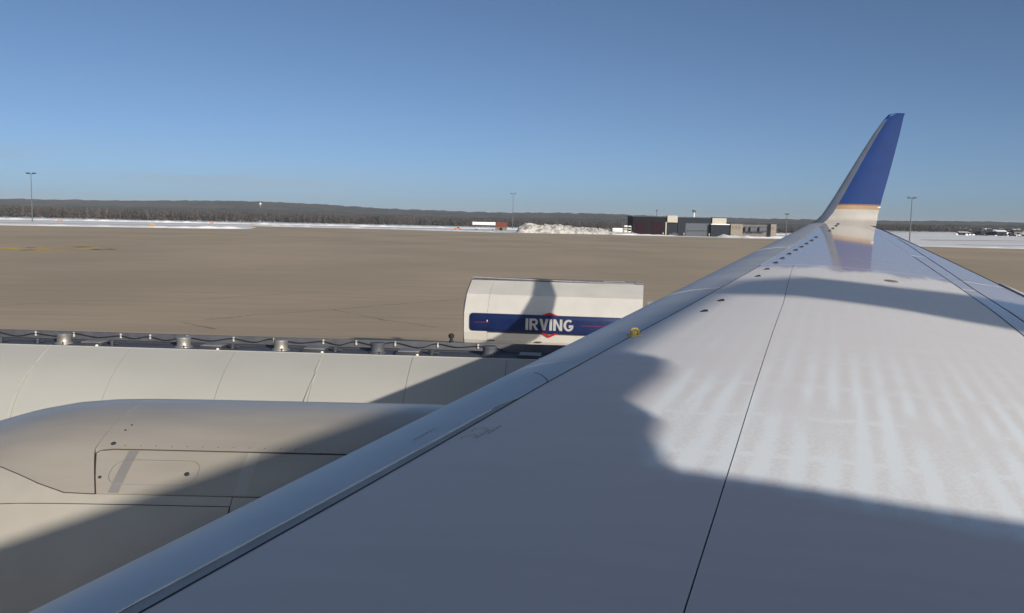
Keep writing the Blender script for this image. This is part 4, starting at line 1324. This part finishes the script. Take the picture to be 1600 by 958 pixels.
def far_mast(px, ytop, Y, w, label, head):
    x = P_X(px, Y); h = P_Z(px, ytop, Y)
    t = tag(empty('radio_mast', (x, Y, 0)), label, 'mast')
    b_ = MB(); b_.tube([(0, 0, 0), (0, 0, h)], [w, w * .55], 8); b_.build('shaft', M['galv'] if head != 'white' else M['white_paint'], t)
    b_ = MB(); b_.box(-w * 1.6, w * 1.6, -w * 1.6, w * 1.6, h - w * 2.4, h, w * .2); b_.build('head', M['lamp_dark'], t)
far_mast(1025.3, 328, 640, .35, 'thin dark mast rising behind the maroon-door hangar', 'dark')
far_mast(1083.7, 328, 660, .75, 'stout white mast rising behind the grey hall', 'white')

# white trailer with a red-brown shed beside it, left of the snow heap
t = tag(empty('long_trailer', (P_X(756, 640), 640, 0)), 'long white trailer on the snow left of the middle light mast', 'trailer')
w = P_X(774, 640) - P_X(756, 640)
b = MB(); b.box(-w, w, 0, 2.6, P_Z(756, 351.6, 640), P_Z(756, 347, 640), .08); b.build('body', M['white_paint'], t)
b = MB(); b.box(-w, w, .2, 2.4, P_Z(756, 351.6, 640) - .25, P_Z(756, 351.6, 640) - .02); b.build('chassis', M['dark_steel'], t, smooth=0)
wheel_set(t, (-w + 2, -w + 3.3, w - 2), .3, .5)
t = tag(empty('red_shed', (P_X(783, 650), 650, 0)), 'low red-brown shed right of the long white trailer', 'shed')
w = P_X(792, 650) - P_X(783, 650)
b = MB(); b.box(-w, w, 0, 7, -.1, 2.4); b.build('wall', M['tan_dark'], t, smooth=0)
b = MB(); b.prism([(-.4, 2.4), (7.4, 2.4), (3.5, P_Z(783, 347.5, 650))], -w - .3, w + .3, 'X'); b.build('roof', M['rust_roof'], t, smooth=0)
b = MB(); b.box(-1.2, .9, -.08, .05, 0, 2.1); b.build('door', M['dark_wall'], t, smooth=0)


def pickup(px, Y, body, label, n_):
    t = tag(empty('service_truck', (P_X(px, Y), Y, 0)), label, 'truck')
    b_ = MB(); b_.prism([(-2.6, .5), (2.6, .5), (2.6, 1.2), (1.5, 1.3), (.9, 2.05), (-.6, 2.1), (-.75, 1.3), (-2.6, 1.25)], -.95, .95, 'Y'); b_.build('body', body, t, smooth=0)
    b_ = MB(); b_.prism([(-.45, 1.35), (1.2, 1.35), (.8, 1.95), (-.4, 2.0)], -.97, .97, 'Y'); b_.build('window', M['glass'], t, smooth=0)
    wheel_set(t, (-1.6, 1.6), -.85, .42); wheel_set(t, (-1.6, 1.6), .85, .42)
pickup(715, 640, M['sign_red'], 'small red service truck on the snow left of the long white trailer', 0)
pickup(1053, 532, M['dark_steel'], 'dark service truck parked under the cream upper block', 0)

# steel rack with white goods at the left of the hangar
t = tag(empty('storage_rack', (P_X(981, 528), 528, 0)), 'steel rack loaded with pale goods left of the maroon-door hangar', 'rack')
w = P_X(987, 528) - P_X(981, 528); hh = P_Z(981, 353, 528)
for sx in (-w, 0, w):
    for sy in (0, 1.6):
        b = MB(); b.box(sx - .09, sx + .09, sy - .09, sy + .09, 0, hh); b.build('upright', M['tan_dark'], t, smooth=0)
for k in range(3):
    b = MB(); b.box(-w, w, -.1, 1.7, hh * (.28 + .3 * k) - .08, hh * (.28 + .3 * k)); b.build('shelf', M['tan_dark'], t, smooth=0)
    b = MB(); b.box(-w + .2, -.2, .1, 1.5, hh * (.28 + .3 * k), hh * (.28 + .3 * k) + .9, .05); b.box(.3, w - .3, .1, 1.5, hh * (.28 + .3 * k), hh * (.28 + .3 * k) + .7, .05); b.build('goods', M['white_paint'] if k != 1 else M['cream'], t)
for k, y in enumerate((0, 1.35, 2.7)):
    b = MB(); b.box(P_X(957, 530), P_X(974, 530), 529, 533, y + .05, y + 1.2, .12)
    tag(b.build('wrapped_pallet', M['white_paint']), ['white wrapped slab at the bottom of the stack left of the rack', 'white wrapped slab in the middle of the stack left of the rack', 'white wrapped slab on top of the stack left of the rack'][k], 'slab', 'white slabs stacked beside the rack')


# airfield signs on the left snow
def sign(px, py, Yd, w, h, mtl, label):
    p_ = spot(px, py); k = Yd / p_.y
    x = P_X(px, Yd)
    t = tag(empty('airfield_sign', (x, Yd, 0)), label, 'airfield sign')
    for sx in (-w * .4, w * .4):
        b_ = MB(); b_.tube([(sx, .1, 0), (sx, .1, .6)], .06, 6); b_.build('leg', M['dark_steel'], t)
    b_ = MB(); b_.box(-w / 2, w / 2, -.1, .22, .5, .5 + h, .04); b_.build('panel', mtl, t)
    b_ = MB(); b_.box(-w / 2 - .06, w / 2 + .06, -.06, .18, .42, .5); b_.box(-w / 2 - .06, w / 2 + .06, -.06, .18, .5 + h, .58 + h); b_.build('frame', M['white_paint'], t, smooth=0)
sign(238, 352, 415, 2.2, 1.0, M['orange'], 'orange airfield sign on the snow bank at the apron edge')
sign(94, 344, 640, 3.4, 1.1, M['sign_red'], 'wide red and white airfield sign right of the left light mast')
sign(331, 347, 640, 2.6, 1.2, M['sign_red'], 'red airfield sign on the snow below the middle of the left wood')
sign(395, 348, 640, 1.2, 1.3, M['sign_red'], 'narrow red sign at the snow edge right of the other red signs')
sign(1373, 352, 650, 2.4, 2.4, M['rust_roof'], 'small rust red sign just right of the winglet foot')

# white radar dome on the hill skyline
Y = 4200; x = P_X(407, Y); zt_ = P_Z(407, 316.6, Y)
t = tag(empty('radar_dome', (x, Y, zt_ - 14)), 'tiny white dome on the skyline of the left hill', 'dome')
b = MB(); b.lathe([(5.6 * math.cos(R(a)), 8.4 + 5.6 * math.sin(R(a))) for a in range(-50, 91, 10)], n=20); b.build('dome', M['white_paint'], t)
b = MB(); b.lathe([(4.0, -8), (3.6, 4.2)], n=12); b.build('tower', M['galv'], t)

# far houses and yard at the right
rnd = random.Random(5)
house_names = []
k = 0
for px, py, Yd, w, h, mtl, lab in (
    (1508, 369, 880, 9, 3.2, 'slate_wall', 'low dark yard shed leftmost in the far yard at right'),
    (1524, 369, 900, 13, 3.8, 'tan_dark', 'brown yard shed second from the left in the far yard'),
    (1545, 368, 890, 15, 4.5, 'slate_wall', 'long slate shed in the middle of the far yard at right'),
    (1566, 368, 880, 10, 5.5, 'slate_wall', 'taller dark shed beside the white hut in the far yard'),
    (1578, 366, 885, 6, 5.0, 'white_paint', 'white hut with dark roof in the far yard at right'),
    (1592, 368, 880, 8, 6.0, 'tan_dark', 'brown shed at the right edge of the far yard')):
    x = P_X(px, Yd); z = rise(x, Yd)
    t = tag(empty('yard_shed', (x, Yd, z)), lab, 'shed')
    b = MB(); b.box(-w / 2, w / 2, 0, 8, -.5, h * .7); b.build('wall', M[mtl], t, smooth=0)
    b = MB(); b.prism([(-.4, h * .7), (8.4, h * .7), (4, h)], -w / 2 - .3, w / 2 + .3, 'X'); b.build('roof', M['snow'] if k % 3 == 0 else M['roof_dark'], t, smooth=0)
    b = MB(); b.box(-w * .2, w * .15, -.08, .05, 0, h * .5); b.build('door', M['dark_wall'], t, smooth=0)
    k += 1
b = MB()
for _ in range(160):
    px = rnd.uniform(1495, 1610); Yd = rnd.uniform(840, 930); x = P_X(px, Yd); z = rise(x, Yd); s = rnd.uniform(.4, 1.5)
    b.cur = rnd.choice((0, 0, 0, 1))
    bare = Vector((x, Yd, z))
    bm = bmesh.new(); bmesh.ops.create_icosphere(bm, subdivisions=1, radius=s)
    for v in bm.verts: v.co = bare + Vector((v.co.x * rnd.uniform(.7, 1.6), v.co.y, v.co.z * rnd.uniform(.5, 1.1) + s * .3))
    b.bm(bm)
tag(b.build('rubble', [M['slate_wall'], M['snow']], smooth=0, fix=False), 'dark rubble and snow lumps lying round the far yard sheds at right', 'rubble', kind='stuff')
b = MB()
for _ in range(230):
    px = rnd.uniform(1385, 1600); Yd = rnd.uniform(1500, 1850); x = P_X(px, Yd); z = rise(x, Yd); w, h = rnd.uniform(4, 9), rnd.uniform(3, 6)
    b.cur = rnd.choice((0, 0, 1, 1, 2))
    b.box(x - w / 2, x + w / 2, Yd, Yd + 8, z - 1, z + h * .65)
    b.cur = rnd.choice((1, 1, 2))
    b.add([(x - w / 2 - .3, Yd - .3, z + h * .65), (x + w / 2 + .3, Yd - .3, z + h * .65), (x + w / 2 + .3, Yd + 8.3, z + h * .65), (x - w / 2 - .3, Yd + 8.3, z + h * .65), (x - w / 2, Yd + 4, z + h), (x + w / 2, Yd + 4, z + h)],
          [(0, 1, 5, 4), (2, 3, 4, 5), (0, 4, 3), (1, 2, 5)])
tag(b.build('far_town', [M['tan_dark'], M['slate_wall'], M['white_paint']], smooth=0, fix=False), 'far scatter of tiny houses below the hills right of the winglet', 'town', kind='stuff')

# ------------------------------------------------------------------ air
m = bpy.data.materials.new('winter_air'); m.use_nodes = True
n, l = m.node_tree.nodes, m.node_tree.links
n.clear(); o_ = n.new('ShaderNodeOutputMaterial'); vs = n.new('ShaderNodeVolumePrincipled')
vs.inputs['Color'].default_value = (.86, .92, 1, 1); vs.inputs['Density'].default_value = .00006; vs.inputs['Anisotropy'].default_value = -0.1
l.new(vs.outputs[0], o_.inputs['Volume'])
USE_HAZE = True
if USE_HAZE:
    b = MB(); b.box(-15000, 15000, -3500, 15500, -5, 130)
    tag(b.build('haze', m, smooth=0), 'thin winter haze over the airfield', 'haze', kind='stuff')
